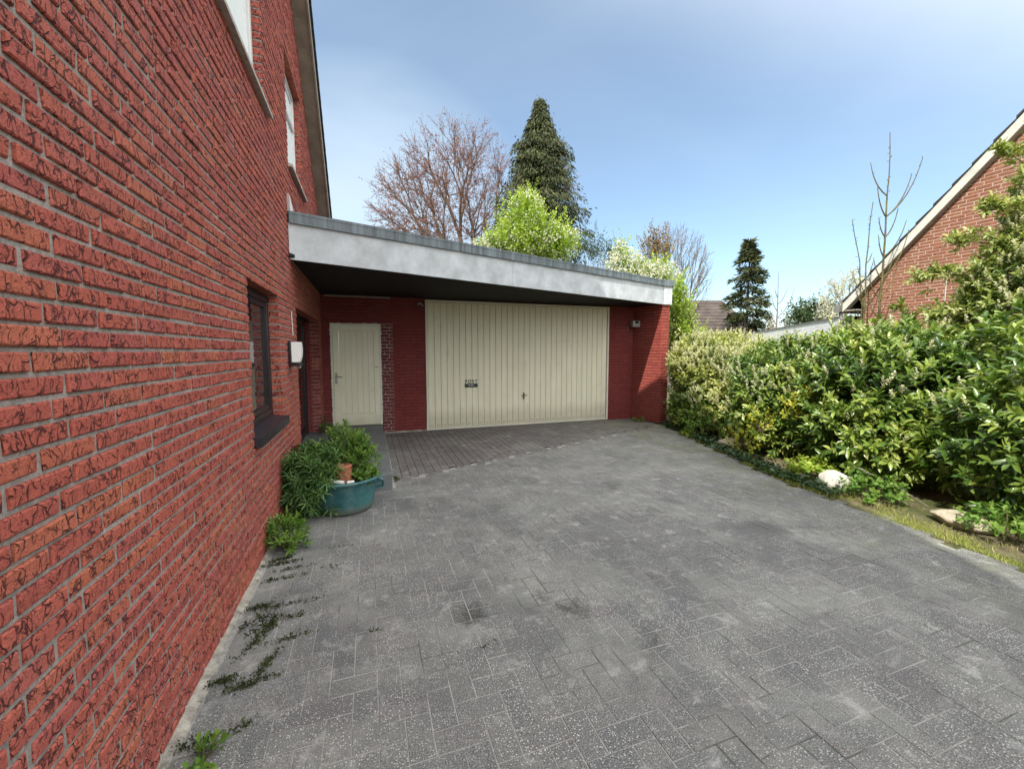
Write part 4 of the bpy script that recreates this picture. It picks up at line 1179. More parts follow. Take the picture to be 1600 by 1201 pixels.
# yellow-leaved sprays within the hedge
def small_plant(name, label, cat_, c, r, h, n, L, W, mat, nl=7, slen=0.12, stem=True, grp=None, up=1.0, kind='full', spread=0.95, flat=0.0):
    root = thing(name, label, cat_, c, group=grp)
    c = np.array(c, float)
    a = rng.random(n)*6.283; rr = np.sqrt(rng.random(n))*r
    z = rng.random(n)**0.7*h*(1-0.5*(rr/r)**2)
    P = c + np.stack([np.cos(a)*rr, np.sin(a)*rr, z], 1)
    D = norm(np.stack([np.cos(a)*rr/r, np.sin(a)*rr/r, np.full(n, up)], 1) + rng.normal(size=(n, 3))*0.3)
    q, t = shoots(P, D, nl, slen, L, W, spread=spread)
    leaves_obj('foliage', q, mat, root, kind=kind, tone=t)
    if stem:
        T = Tubes()
        for i in range(min(n, 26)):
            s = np.linspace(0, 1, 5)[:, None]; e = P[i] + D[i]*slen*0.8
            b0 = c + np.array((rng.uniform(-.2, .2)*r, rng.uniform(-.2, .2)*r, -0.01))
            T.add(b0*(1-s) + e*s + np.array((0, 0, 0.05*h))*np.sin(s*3.14), np.linspace(0.004, 0.0018, 5)*max(1, h*2.2), 4)
        T.build('stems', M['stem'], root)
    return root
small_plant('spindle_shrub', 'bright yellow green shrub poking through the middle of the hedge', 'shrub', (5.45, 3.75, 0.62), 0.30, 0.42, 55, 0.055, 0.026, M['yellowleaf'])
small_plant('spindle_shrub', 'small yellow green shrub low in the hedge left of the white boulder', 'shrub', (5.35, 4.35, 0.40), 0.16, 0.28, 24, 0.05, 0.024, M['yellowleaf'])
small_plant('rose_plant', 'yellow leaved plant with brown stems low in front of the hedge', 'plant', (5.45, 4.65, 0.0), 0.26, 0.42, 46, 0.045, 0.028, M['yellowleaf'])
small_plant('leafy_plant', 'fresh green bushy plant below the pale flowering laurel', 'plant', (5.72, 5.75, 0.0), 0.30, 0.55, 80, 0.065, 0.020, M['weed'])
small_plant('nettle_clump', 'lime green clump of weeds directly behind the white boulder', 'weeds', (5.12, 3.45, 0.0), 0.24, 0.20, 60, 0.06, 0.045, M['lime'], nl=6, slen=0.08)
small_plant('nettle_clump', 'grey green clump of weeds right of the white boulder', 'weeds', (4.98, 2.75, 0.0), 0.26, 0.20, 80, 0.05, 0.030, M['weed'], nl=6, slen=0.08)
small_plant('leafy_plant', 'small weedy plant right of the flat sandy boulder', 'plant', (4.98, 1.72, 0.0), 0.26, 0.22, 70, 0.055, 0.03, M['weed'], nl=6, slen=0.08)
small_plant('leafy_plant', 'low weed growing at the foot of the garage side wall', 'plant', (5.62, 7.55, 0.0), 0.10, 0.06, 18, 0.05, 0.02, M['weed'], nl=6, slen=0.05, up=0.5)
small_plant('leafy_plant', 'lime coloured weed at the driveway edge near the garage corner', 'plant', (5.55, 5.95, 0.0), 0.14, 0.06, 26, 0.05, 0.025, M['lime'], nl=6, slen=0.05, up=0.5)
small_plant('orange_azalea', 'orange flower showing through the hedge', 'flower', (7.0, 4.75, 1.32), 0.09, 0.08, 16, 0.04, 0.03, M['orange_flower'], nl=6, slen=0.05, stem=False)

# ivy and ground cover strip, grass along the edge
n = 2600
y = rng.uniform(2.9, 7.1, n); x = np.array([edge_x(v) for v in y]) + 0.02 + np.abs(rng.normal(size=n))*0.17
P = np.stack([x, y, rng.uniform(0.0, 0.07, n)], 1)
D = norm(rng.normal(size=(n, 3))*np.array((1, 1, 0.35)) + np.array((-0.3, 0, 0.25)))
o = leaves_obj('ivy_ground_cover', (P, D, blend_normal(D), rng.uniform(0.03, 0.055, n), rng.uniform(0.025, 0.045, n)), M['ivy'])
tag(o, 'dark ivy creeping along the driveway edge', 'ground cover', kind='stuff')
n = 13000
y = rng.uniform(-0.5, 4.2, n); y = np.where(rng.random(n) < 0.15, rng.uniform(4.2, 7.0, n), y)
x = np.array([edge_x(v) for v in y]) - 0.07*rng.random(n)**2 + np.abs(rng.normal(size=n))*0.20
keep = np.sin(x*9+1)*np.sin(y*5.3) + rng.normal(size=n)*0.35 > -0.15
x, y = x[keep], y[keep]; n = len(x)
P = np.stack([x, y, np.where(x < np.array([edge_x(v) for v in y])+0.03, -0.001, -0.018)], 1)
D = norm(np.stack([rng.normal(size=n)*0.5, rng.normal(size=n)*0.5, np.ones(n)], 1))
o = leaves_obj('grass', (P, D, rand_unit(n), rng.uniform(0.025, 0.07, n), rng.uniform(0.003, 0.006, n)), M['grassblade'], kind='dia')
tag(o, 'short dry grass between the driveway and the hedge', 'grass', kind='stuff')
# leaf litter and crumbs on the paving
n = 420
x = rng.uniform(-0.7, 5.3, n); y = rng.uniform(0.9, 7.5, n)
P = np.stack([x, y, np.full(n, 0.0035)], 1)
D = norm(rng.normal(size=(n, 3))*np.array((1, 1, 0.06)))
o = leaves_obj('leaf_litter', (P, D, norm(rand_unit(n)*0.2+np.array((0,0,1.0))), rng.uniform(0.004, 0.016, n), rng.uniform(0.003, 0.008, n)), M['rustleaf'], kind='dia')
tag(o, 'scattered crumbs and dry leaf bits on the paving', 'litter', kind='stuff')
# moss lumps in the joints near the house wall
pp = []
for (mx, my, ln, an, cnt) in ((-0.69, 1.83, 0.045, 0, 200), (-0.54, 1.86, 0.03, 0.1, 90), (-0.69, 2.16, 0.035, 0, 260), (-0.58, 2.10, 0.075, 0.2, 320), (-0.52, 2.22, 0.05, 1.2, 260), (-0.46, 2.38, 0.06, 0.15, 150), (-0.60, 2.42, 0.07, 1.0, 220),
                            (-0.66, 2.75, 0.05, 0.1, 200), (-0.60, 2.72, 0.06, 0.0, 130), (-0.58, 2.52, 0.07, 1.1, 260), (-0.45, 2.58, 0.05, 0.1, 110), (-0.42, 2.72, 0.09, 0.05, 60), (-0.66, 3.05, 0.025, 0, 60),
                            (-0.64, 3.28, 0.09, 0.08, 300), (-0.66, 3.35, 0.05, 0.3, 220), (-0.56, 3.18, 0.08, 0.1, 130), (-0.55, 3.06, 0.07, 0.05, 110), (-0.28, 3.12, 0.10, 0.1, 50), (0.0, 2.3, 0.02, 0, 30), (-0.27, 3.42, 0.07, 0, 40), (0.55, 1.98, 0.02, 0, 20)):
    a = rng.normal(size=(cnt, 1))*ln*0.8 + 0.5*ln*np.sin(rng.integers(0, 4, (cnt, 1))*2.1); b = rng.normal(size=(cnt, 1))*0.012
    P = np.concatenate([mx + a*math.cos(an) - b*math.sin(an), my + a*math.sin(an) + b*math.cos(an), np.abs(rng.normal(size=(cnt, 1)))*0.005], 1)
    P = P[:int(cnt*0.40)]
    pp.append(P); pp.append(P + rng.normal(size=P.shape)*np.array((0.006, 0.006, 0.003))); pp.append(P + rng.normal(size=P.shape)*np.array((0.004, 0.004, 0.003)))
P = np.concatenate(pp); P[:, 0] = np.maximum(P[:, 0], -0.775); n = len(P)
D = norm(rng.normal(size=(n, 3)) + np.array((0, 0, 0.8)))
o = leaves_obj('moss', (P, D, rand_unit(n), rng.uniform(0.008, 0.018, n), rng.uniform(0.004, 0.009, n)), M['moss'], kind='dia')
tag(o, 'dark moss in the joints along the house wall', 'moss', kind='stuff')
small_plant('leafy_weed', 'small broad leaved weed at the foot of the brick wall nearest the camera', 'weed', (-0.63, 1.74, 0.0), 0.035, 0.03, 9, 0.036, 0.019, M['weed'], nl=5, slen=0.05, up=0.6)
small_plant('leafy_weed', 'bright green clump of weeds between the brick wall and the teal tub', 'weeds', (-0.66, 3.55, 0.0), 0.12, 0.20, 75, 0.05, 0.016, M['weed'], nl=8, slen=0.08, up=0.9)
small_plant('leafy_weed', 'wispy yellowish weed in mossy joints beside the brick wall', 'weed', (-0.62, 2.55, 0.0), 0.07, 0.02, 20, 0.03, 0.008, M['moss'], nl=5, slen=0.03, up=0.4, stem=False)
small_plant('leafy_weed', 'tiny weed sprouting in the clinker paving right of the teal tub', 'weed', (0.24, 5.05, 0.0), 0.05, 0.02, 14, 0.03, 0.01, M['moss'], nl=5, slen=0.03, up=0.3, stem=False)
small_plant('leafy_weed', 'little grey weed on the doorstep by the cream side door', 'weed', (-0.72, 7.5, 0.18), 0.09, 0.22, 26, 0.05, 0.012, M['wallflower'], nl=7, slen=0.08)

# boulders
def rock(label, c, r, mat, seed):
    bm = bmesh.new(); bmesh.ops.create_icosphere(bm, subdivisions=4, radius=1)
    rs = np.random.default_rng(seed); pl = [(Vector(rs.normal(size=3)).normalized(), rs.uniform(0.72, 0.92)) for _ in range(11)]
    from mathutils import noise as mn
    for v in bm.verts:
        d = v.co.normalized(); rad = 1.0
        for (q, h) in pl:
            t = d.dot(q)
            if t > 0: rad = min(rad, h/t) if h/t < 1.0 else rad
        rad += 0.07*mn.noise(d*2.3 + Vector((seed, 0, 0))) + 0.025*mn.noise(d*7)
        v.co = Vector((c[0] + d.x*rad*r[0], c[1] + d.y*rad*r[1], c[2] + d.z*rad*r[2]))
    mb = MB(); mb.bm(bm); o = mb.build('boulder', mat, None, smooth=True)
    tag(o, label, 'boulder'); return o
rock('rounded white boulder at the driveway edge in front of the hedge', (4.98, 3.10, 0.08), (0.15, 0.17, 0.135), M['rock_white'], 3)
rock('low flat sandy boulder under the large leaved laurel', (5.0, 2.02, 0.03), (0.17, 0.24, 0.085), M['rock_tan'], 8)
rock('tan boulder half hidden by ivy near the left end of the hedge', (5.50, 4.98, 0.06), (0.16, 0.26, 0.10), M['rock_tan'], 12)
T = Tubes(); T.add([(5.25, 3.25, 0.22), (5.15, 2.95, 0.24), (5.08, 2.6, 0.18), (5.05, 2.3, 0.06)], [0.006, 0.007, 0.006, 0.004], 6)
o = T.build('fallen_branch', M['bark_grey']); tag(o, 'thin bare branch arching down between the two boulders', 'branch')

# ---- the planted tub
tx, ty = -0.25, 4.28
tub = thing('planter_tub', 'large round faded teal plastic tub standing beside the doorstep', 'planter', (tx, ty, 0.0))
m = MB()
prof = [(0.0, 0.004), (0.235, 0.004), (0.262, 0.018), (0.275, 0.06), (0.298, 0.18), (0.312, 0.29), (0.322, 0.305), (0.352, 0.312), (0.358, 0.325), (0.350, 0.336), (0.326, 0.336), (0.306, 0.325), (0.292, 0.27), (0.28, 0.22)]
m.lathe(prof, (tx, ty, 0), 64, sx=0.94, sy=0.90)
o = m.build('bucket', M['tub'], tub); smooth_by_angle(o, 50)
m = MB(); m.lathe([(0.0, 0.275), (0.15, 0.282), (0.296, 0.262)], (tx, ty, 0), 40, sx=0.92, sy=0.88); m.build('soil', M['soil'], tub)
m = MB()
m.tube([(tx+0.29, ty+0.11, 0.30), (tx+0.335, ty+0.10, 0.27), (tx+0.345, ty+0.07, 0.20), (tx+0.29, ty+0.05, 0.17)], 0.013, 8)
m.tube([(tx+0.30, ty-0.06, 0.30), (tx+0.35, ty-0.05, 0.27), (tx+0.355, ty-0.01, 0.20), (tx+0.29, ty+0.0, 0.17)], 0.013, 8)
m.box((tx+0.27, ty-0.05, 0.24), (tx+0.335, ty+0.10, 0.29), bev=0.008)
m.build('handle', M['tub'], tub)
# upturned ribbed terracotta pot
m = MB(); seg = 48; vs = []; rings = [(0.088, 0.27), (0.083, 0.32), (0.074, 0.42), (0.070, 0.435), (0.078, 0.44), (0.079, 0.462), (0.070, 0.468), (0.050, 0.460), (0.0, 0.458)]
cx_, cy_ = tx-0.01, ty-0.11
for (r, z) in rings:
    for k in range(seg):
        a = 2*math.pi*k/seg; rr = r*(1 - (0.045 if z < 0.44 else 0.0)*(0.5+0.5*math.cos(a*12)))
        vs.append((cx_+rr*math.cos(a), cy_+rr*math.sin(a), z))
m.add(vs, [(i*seg+k, i*seg+(k+1)%seg, (i+1)*seg+(k+1)%seg, (i+1)*seg+k) for i in range(len(rings)-1) for k in range(seg)])
o = m.build('terracotta_pot', M['terracotta'], None); smooth_by_angle(o, 35); tag(o, 'upturned ribbed terracotta pot standing in the teal tub', 'pot')
m = MB(); m.tube([(tx-0.12, ty-0.19, 0.345), (tx-0.06, ty-0.215, 0.335), (tx+0.0, ty-0.235, 0.328)], [0.022, 0.019, 0.020], 12)
m.tube([(tx+0.03, ty-0.24, 0.328), (tx+0.09, ty-0.243, 0.332)], [0.016, 0.015], 12)
o = m.build('white_pipe', M['bone'], None); smooth_by_angle(o); tag(o, 'piece of white pipe lying on the rim of the teal tub', 'pipe')
# plants in the tub
def tub_plant(name, label, pts, nsh, L, W, mat, nl, slen, spread, kind='full', flower=None):
    root = thing(name, label, 'plant', (pts[0][0], pts[0][1], 0.27))
    P, Nn = shell_points(pts, nsh, depth=0.6, zmin=0.02)
    D = norm(Nn*0.8 + np.array((0, 0, 0.55)) + rng.normal(size=P.shape)*0.3)
    q, t = shoots(P, D, nl, slen, L, W, spread=spread)
    leaves_obj('foliage', q, mat, root, kind=kind, tone=t)
    T = Tubes()
    for i in range(min(60, nsh)):
        s = np.linspace(0, 1, 5)[:, None]; b0 = np.array((tx + rng.uniform(-.15, .15), ty + rng.uniform(-.1, .15), 0.26)); e = P[i]
        T.add(b0*(1-s)**2 + 2*s*(1-s)*((b0+e)/2 + np.array((0, 0, 0.10))) + e*s**2, np.linspace(0.005, 0.002, 5), 4)
    T.build('stems', M['stem'], root)
    if flower:
        fl_ = []
        for c in flower:
            k = 34; P = np.array(c) + rng.normal(size=(k, 3))*0.014
            fl_.append((P, rand_unit(k), rand_unit(k), np.full(k, 0.022), np.full(k, 0.018)))
        leaves_obj('flower', cat(fl_), M['maroon'], root, kind='dia')
    return root
tub_plant('wallflower', 'dark green narrow leaved plant spilling over the left side of the teal tub', [(tx-0.27, ty-0.03, 0.36, 0.23, 0.22, 0.21), (tx-0.25, ty-0.12, 0.25, 0.16, 0.18, 0.20), (tx-0.17, ty+0.06, 0.44, 0.13, 0.14, 0.14), (tx-0.36, ty-0.02, 0.26, 0.14, 0.18, 0.18)], 330, 0.085, 0.012, M['wallflower'], 16, 0.11, 1.15,
          flower=[(tx-0.44, ty+0.10, 0.62), (tx-0.41, ty+0.12, 0.635), (tx-0.53, ty+0.0, 0.42), (tx-0.22, ty+0.05, 0.55), (tx-0.12, ty-0.15, 0.42)])
tub_plant('feathery_plant', 'fresh green feathery plant growing tall at the back of the teal tub', [(tx+0.02, ty+0.16, 0.50, 0.21, 0.14, 0.24), (tx-0.02, ty+0.16, 0.66, 0.10, 0.10, 0.13), (tx+0.14, ty+0.08, 0.42, 0.15, 0.15, 0.15), (tx+0.13, ty+0.12, 0.56, 0.08, 0.09, 0.10)], 420, 0.038, 0.013, M['weed'], 10, 0.09, 1.0)
small_plant('leafy_weed', 'light green broad leaved plant inside the right rim of the teal tub', 'plant', (tx+0.19, ty-0.09, 0.28), 0.09, 0.10, 22, 0.045, 0.030, M['weed'], nl=6, slen=0.05)

# ================================================================== NEIGHBOURING HOUSE
XN = 10.6
nb = thing('brick_house', 'orange brick gable of the neighbouring house with white barge board on the right', 'house', (XN, 0.5, 0))
NS = 1.10; NR = 0.5
def nz_(y): return 2.81 - NS*(abs(y-NR) + NR - 6.28)
NTOP = nz_(NR)
def lim_n(v): # u = 6.28 - y  (wall runs towards the camera)
    d = (NTOP - v)/NS
    return (6.28-(NR+d), 6.28-(NR-d)) 
wall_part('wall', nb, [M['brick_far'], M['mortar_far']], (XN, 6.28, 0), (0, -1, 0), (-1, 0, 0), 6.28+1.2, 9.6, openings=[], limit=lim_n, v_start=1.0, depth=0.03, recess=0.003, bl=0.205, j=0.0125, bh=0.050, jit=0.001, corner=False)
m = MB()
m.wallprism(XN+0.01, XN+0.3, [(6.27, -0.02), (6.27, 2.95), (NR, NTOP-0.05), (-5.28, 2.95), (-5.28, -0.02)])
m.box((XN+0.3, 6.0, 0), (XN+9, 6.27, 2.95)); m.box((XN+0.3, -5.28, 0), (XN+9, -5.0, 2.95))
m.build('rear_wall', M['brick_far'], nb)
m = MB(); b = MB(); gsoff = MB()
def nslab(mb, x0, x1, ya, yb, d0, d1):
    za, zb = nz_(ya), nz_(yb)
    mb.hexa([(x0, ya, za+d0), (x1, ya, za+d0), (x1, yb, zb+d0), (x0, yb, zb+d0), (x0, ya, za+d1), (x1, ya, za+d1), (x1, yb, zb+d1), (x0, yb, zb+d1)])
for sgn in (1, -1):
    ye = NR + sgn*(6.28-NR+0.30)
    nslab(m, XN-0.10, XN+9, NR, ye, 0.13, 0.17)
    n = 24
    for i in range(n):
        a = NR + (ye-NR)*i/n; c_ = NR + (ye-NR)*(i+1)/n
        za, zc = nz_(a), nz_(c_)
        m.hexa([(XN-0.17, a, za+0.185), (XN+9, a, za+0.185), (XN+9, c_, zc+0.20), (XN-0.17, c_, zc+0.20), (XN-0.17, a, za+0.205), (XN+9, a, za+0.205), (XN+9, c_, zc+0.25), (XN-0.17, c_, zc+0.25)])
    nslab(b, XN-0.15, XN-0.12, NR, ye, -0.02, 0.18)
    nslab(gsoff, XN-0.118, XN-0.002, NR, ye, -0.02, -0.005)
m.build('roof', M['tile'], nb); b.build('barge_board', M['barge'], nb); gsoff.build('verge_soffit', M['verge'], nb)
ye = 6.58; ze = nz_(ye)
m = MB()
m.box((XN-0.12, 6.285, ze+0.0), (XN+9, ye-0.02, ze+0.03)); m.build('eaves_soffit', M['verge'], nb)
m = MB(); seg = 10
pr = [(ye-0.005, ze+0.14), (ye-0.005, ze+0.0), (ye+0.03, ze-0.03), (ye+0.10, ze-0.03), (ye+0.14, ze+0.02), (ye+0.145, ze+0.15), (ye+0.135, ze+0.15), (ye+0.13, ze+0.02), (ye+0.10, ze-0.018), (ye+0.03, ze-0.018), (ye+0.008, ze+0.004), (ye+0.008, ze+0.14)]
m.wallprism(XN-0.22, XN+8.9, pr)
m.add([(XN-0.222, y_, z_) for y_, z_ in pr[:6]], [(0, 1, 2, 3, 4, 5)])
m.build('gutter', M['gutter'], nb)
m = MB(); m.tube([(XN-0.10, ye+0.06, ze-0.02), (XN-0.10, ye+0.05, ze-0.14), (XN-0.05, 6.42, ze-0.42), (XN-0.05, 6.34, ze-0.5), (XN-0.05, 6.34, 0.1)], 0.042, 12)
m.build('downpipe', M['gutter'], nb)
m = MB(); m.tube([(XN-0.008, 4.85, 1.2), (XN-0.008, 4.84, 3.15)], 0.008, 6); m.build('cable', M['barge'], nb)

# white boarded outbuilding
A_, B_ = Vector((10.95, 6.95, 0)), Vector((17.6, 16.6, 0))
wb = thing('white_outbuilding', 'low white boarded outbuilding behind the hedge and left of the orange brick gable', 'outbuilding', (11, 7, 0))
dv = (B_-A_).normalized(); nv = Vector((dv.y, -dv.x, 0))
m = MB()
za, zb = 2.38, 2.24
def wbq(mb, t0, t1, o0, o1, za0, zb0, za1, zb1):
    p = [A_+nv*o0, B_+nv*o0, B_+nv*o1, A_+nv*o1]
    mb.hexa([(p[0].x, p[0].y, za0), (p[1].x, p[1].y, zb0), (p[2].x, p[2].y, zb0), (p[3].x, p[3].y, za0), (p[0].x, p[0].y, za1), (p[1].x, p[1].y, zb1), (p[2].x, p[2].y, zb1), (p[3].x, p[3].y, za1)])
wbq(m, 0, 1, 0.05, 3.0, 0, 0, za-0.05, zb-0.05); m.build('wall', M['white_board'], wb)
m = MB()
for i in range(3):
    h0 = 0.15*i
    wbq(m, 0, 1, 0.0-0.008*i, 0.045, za-0.15-h0+0.006, zb-0.15-h0+0.006, za-h0, zb-h0)
m.build('fascia', M['white_board'], wb)
m = MB(); wbq(m, 0, 1, -0.03, 3.05, za+0.002, zb+0.002, za+0.03, zb+0.03); m.build('roof', M['gutter'], wb)

# distant house
dh = thing('distant_house', 'distant house roof of dark brown tiles between the garden and the small conifer', 'house', tuple(at(1110, 30)))
p0 = at(1080, 30); p1 = at(1122, 30); p2 = at(1152, 30)
zr = HC + (549-471)/F_PX*30; zw = HC + (549-520)/F_PX*30
back = Vector((math.sin(YAW), math.cos(YAW), 0))
def off(p, f, z): q = p + back*f; return (q.x, q.y, z)
m = MB()
L0 = at(1040, 30)
m.hexa([off(L0, -3, zw-0.3), off(p2, -3, zw-0.3), off(p2, 3, zw-0.3), off(L0, 3, zw-0.3), off(L0, -0.1, zr), off(p1, -0.1, zr), off(p1, 0.1, zr), off(L0, 0.1, zr)])
for i in range(11):
    t0 = i/11; t1 = (i+1)/11
    zA, zB = zw-0.3+(zr-zw+0.3)*t0, zw-0.3+(zr-zw+0.3)*t1
    e0, e1 = p2 + (p1-p2)*t0, p2 + (p1-p2)*t1
    m.hexa([off(L0, -3+2.9*t0-0.06, zA), off(e0, -3+2.9*t0-0.06, zA), off(e0, -3+2.9*t0+0.1, zA), off(L0, -3+2.9*t0+0.1, zA), off(L0, -3+2.9*t1-0.02, zB), off(e1, -3+2.9*t1-0.02, zB), off(e1, -3+2.9*t1+0.1, zB), off(L0, -3+2.9*t1+0.1, zB)])
m.build('roof', M['tile_far'], dh)
m = MB(); q0, q1 = off(L0, -2.6, 0), off(p2, -2.6, 0); q2, q3 = off(p2, 2.6, 0), off(L0, 2.6, 0)
m.prism([q0[:2], q1[:2], q2[:2], q3[:2]], 0, zw-0.31); m.build('wall', M['brick_far'], dh)

# ================================================================== TREES
def grow(T, p, d, length, rad, level, maxlev, ends, spread=0.5, up=0.15, kids=(3, 4), shrink=0.68, wob=0.12, env=None, kseg=5):
    n = 6 if level < 2 else 4
    pts = [p]; q = np.array(p, float); dd = np.array(d, float)
    for i in range(n):
        dd = dd + rng.normal(size=3)*wob + np.array((0, 0, up*0.25)); dd /= np.linalg.norm(dd)
        q = q + dd*length/n
        pts.append(q.copy())
    if env is not None and level >= 2 and not env(pts[-1]):
        if level >= maxlev-1: return
        length *= 0.6
    r1 = rad*(0.55 if level < maxlev else 0.3)
    T.add(pts, np.linspace(rad, r1, n+1), max(3, kseg-level))
    if level >= maxlev: ends.append((pts[-1], dd.copy())); ends.append((pts[len(pts)//2], dd.copy())); return
    k = rng.integers(kids[0], kids[1]+1)
    for j in range(k):
        t = 1.0 if j == 0 else rng.uniform(0.35, 1.0)
        i = min(n, int(t*n)); base = pts[i]
        ax = rng.normal(size=3); ax -= ax.dot(dd)*dd; ax /= np.linalg.norm(ax)
        s = spread*rng.uniform(0.6, 1.3)*(0.45 if j == 0 else 1.0)
        nd = dd*math.cos(s) + ax*math.sin(s) + np.array((0, 0, up)); nd /= np.linalg.norm(nd)
        grow(T, base, nd, length*shrink*rng.uniform(0.8, 1.15), max(0.004, rad*(0.72 if j == 0 else 0.5)*(1-0.2*(1-t))), level+1, maxlev, ends, spread, up, kids, shrink, wob, env, kseg)

def kmeans(P, k, it=6):
    c = P[rng.choice(len(P), k, replace=False)].copy()
    for _ in range(it):
        l = ((P[:, None]-c[None])**2).sum(2).argmin(1)
        for q in range(k):
            if (l == q).any(): c[q] = P[l == q].mean(0)
    return l
def twig_tree(name, label, cat_, base, tips, mat, ks, rad, leafmat=None, nleaf=0, lsize=0.08, lspread=0.2, part='buds', frac=0.5, twig=0.5, minr=0.006, fork_h=None, expo=0.5, group=None):
    """crown tips gathered level by level into limbs: a branching skeleton that fills the crown"""
    root = thing(name, label, cat_, tuple(base), group=group); T = Tubes(); ends = []
    N = len(tips)
    def bz(p0, d0, p1, r0, r1, k):
        L = np.linalg.norm(p1-p0); n = 6
        m1 = p0 + d0*L*(0.18 if r1 > 0.05 else 0.35)
        s_ = np.linspace(0, 1, n)[:, None]
        pts = (1-s_)**2*p0 + 2*s_*(1-s_)*m1 + s_**2*p1 + rng.normal(size=(n, 3))*np.array((0, 1, 1, 1, 1, 0))[:, None]*L*0.012
        T.add(pts, np.linspace(r0, r1, n), k)
        d = pts[-1]-pts[-2]; return d/np.linalg.norm(d)
    def rec(P, p0, d0, r0, lev):
        if lev >= len(ks) or len(P) <= 3:
            for t in P:
                d = bz(p0, d0, t, max(minr, r0*0.5), minr*0.6, 3)
                ends.append((t, d))
                for _ in range(2):
                    u = rng.uniform(0.35, 0.9); b_ = p0*(1-u)+t*u; dd = d + rng.normal(size=3)*0.5; dd /= np.linalg.norm(dd)
                    e = b_ + dd*twig*rng.uniform(0.4, 1.0); T.add([b_, (b_+e)/2 + rng.normal(size=3)*0.02, e], [minr*0.8, minr*0.6, minr*0.4], 3); ends.append((e, dd))
            return
        lab = kmeans(P, min(ks[lev], len(P)))
        for q in range(lab.max()+1):
            G_ = P[lab == q]
            if not len(G_): continue
            c = G_.mean(0); node = p0 + (c-p0)*frac*rng.uniform(0.85, 1.15)
            r1 = max(minr, rad*(len(G_)/N)**expo)
            d = bz(p0, d0, node, min(r0, r1*1.25), r1, 7 if lev < 2 else 5 if lev < 3 else 4)
            rec(G_, node, d, r1, lev+1)
    base = np.array(base, float)
    fk = base.copy()
    if fork_h:
        fk = base + np.array((0, 0, fork_h)); T.add([base, (base+fk)/2 + np.array((0.05, 0, 0)), fk], [rad*1.15, rad*1.05, rad], 9)
    rec(tips, fk, np.array((0, 0, 1.0)), rad, 0)
    T.build('branches', mat, root)
    if leafmat and nleaf:
        E = np.array([e[0] for e in ends]); Dd = np.array([e[1] for e in ends])
        i = rng.integers(0, len(E), nleaf); back = rng.random((nleaf, 1))*lspread*2
        P = E[i] - Dd[i]*back + rng.normal(size=(nleaf, 3))*0.03
        D = norm(Dd[i] + rng.normal(size=(nleaf, 3))*0.6)
        leaves_obj(part, (P, D, rand_unit(nleaf), rng.uniform(0.6, 1.3, nleaf)*lsize, rng.uniform(0.6, 1.3, nleaf)*lsize*0.45), leafmat, root, kind='dia')
    return root
def dome(n, c, rx, ry, rz, cut=-0.45, hollow=0.5):
    out = []
    while len(out) < n:
        v = rng.normal(size=3); v /= np.linalg.norm(v); v *= rng.uniform(hollow, 1)**0.6
        if v[2] < cut: continue
        out.append(np.array(c) + side*v[0]*rx + fwd*v[1]*ry + np.array((0, 0, v[2]*rz)))
    return np.array(out)

# large reddish budding beech, several stems fanning to the left
b0 = at(735, 22)
def sd_(l, f, u): return side*l + fwd*f + np.array((0, 0, u))
def up_(px, py, d): p = at(px, d, py=py); return np.array(p)
tips = np.concatenate([dome(1000, up_(705, 325, 22), 3.3, 2.6, 4.5, -0.6, 0.3), dome(560, up_(645, 330, 22), 2.3, 2.0, 2.7, -0.7, 0.3), dome(260, up_(755, 300, 22.3), 2.0, 1.8, 3.3, -0.6, 0.3), dome(120, up_(865, 300, 23), 1.2, 1.0, 1.6, -0.5)])
twig_tree('beech_tree', 'large bare spreading tree with reddish buds rising behind the garage roof', 'tree', at(728, 22), tips, M['bark_red'], (6, 3, 3, 3, 3), 0.27, M['redbud'], 22000, 0.085, 0.3, frac=0.42, twig=0.65, minr=0.008, fork_h=4.6, expo=0.5)

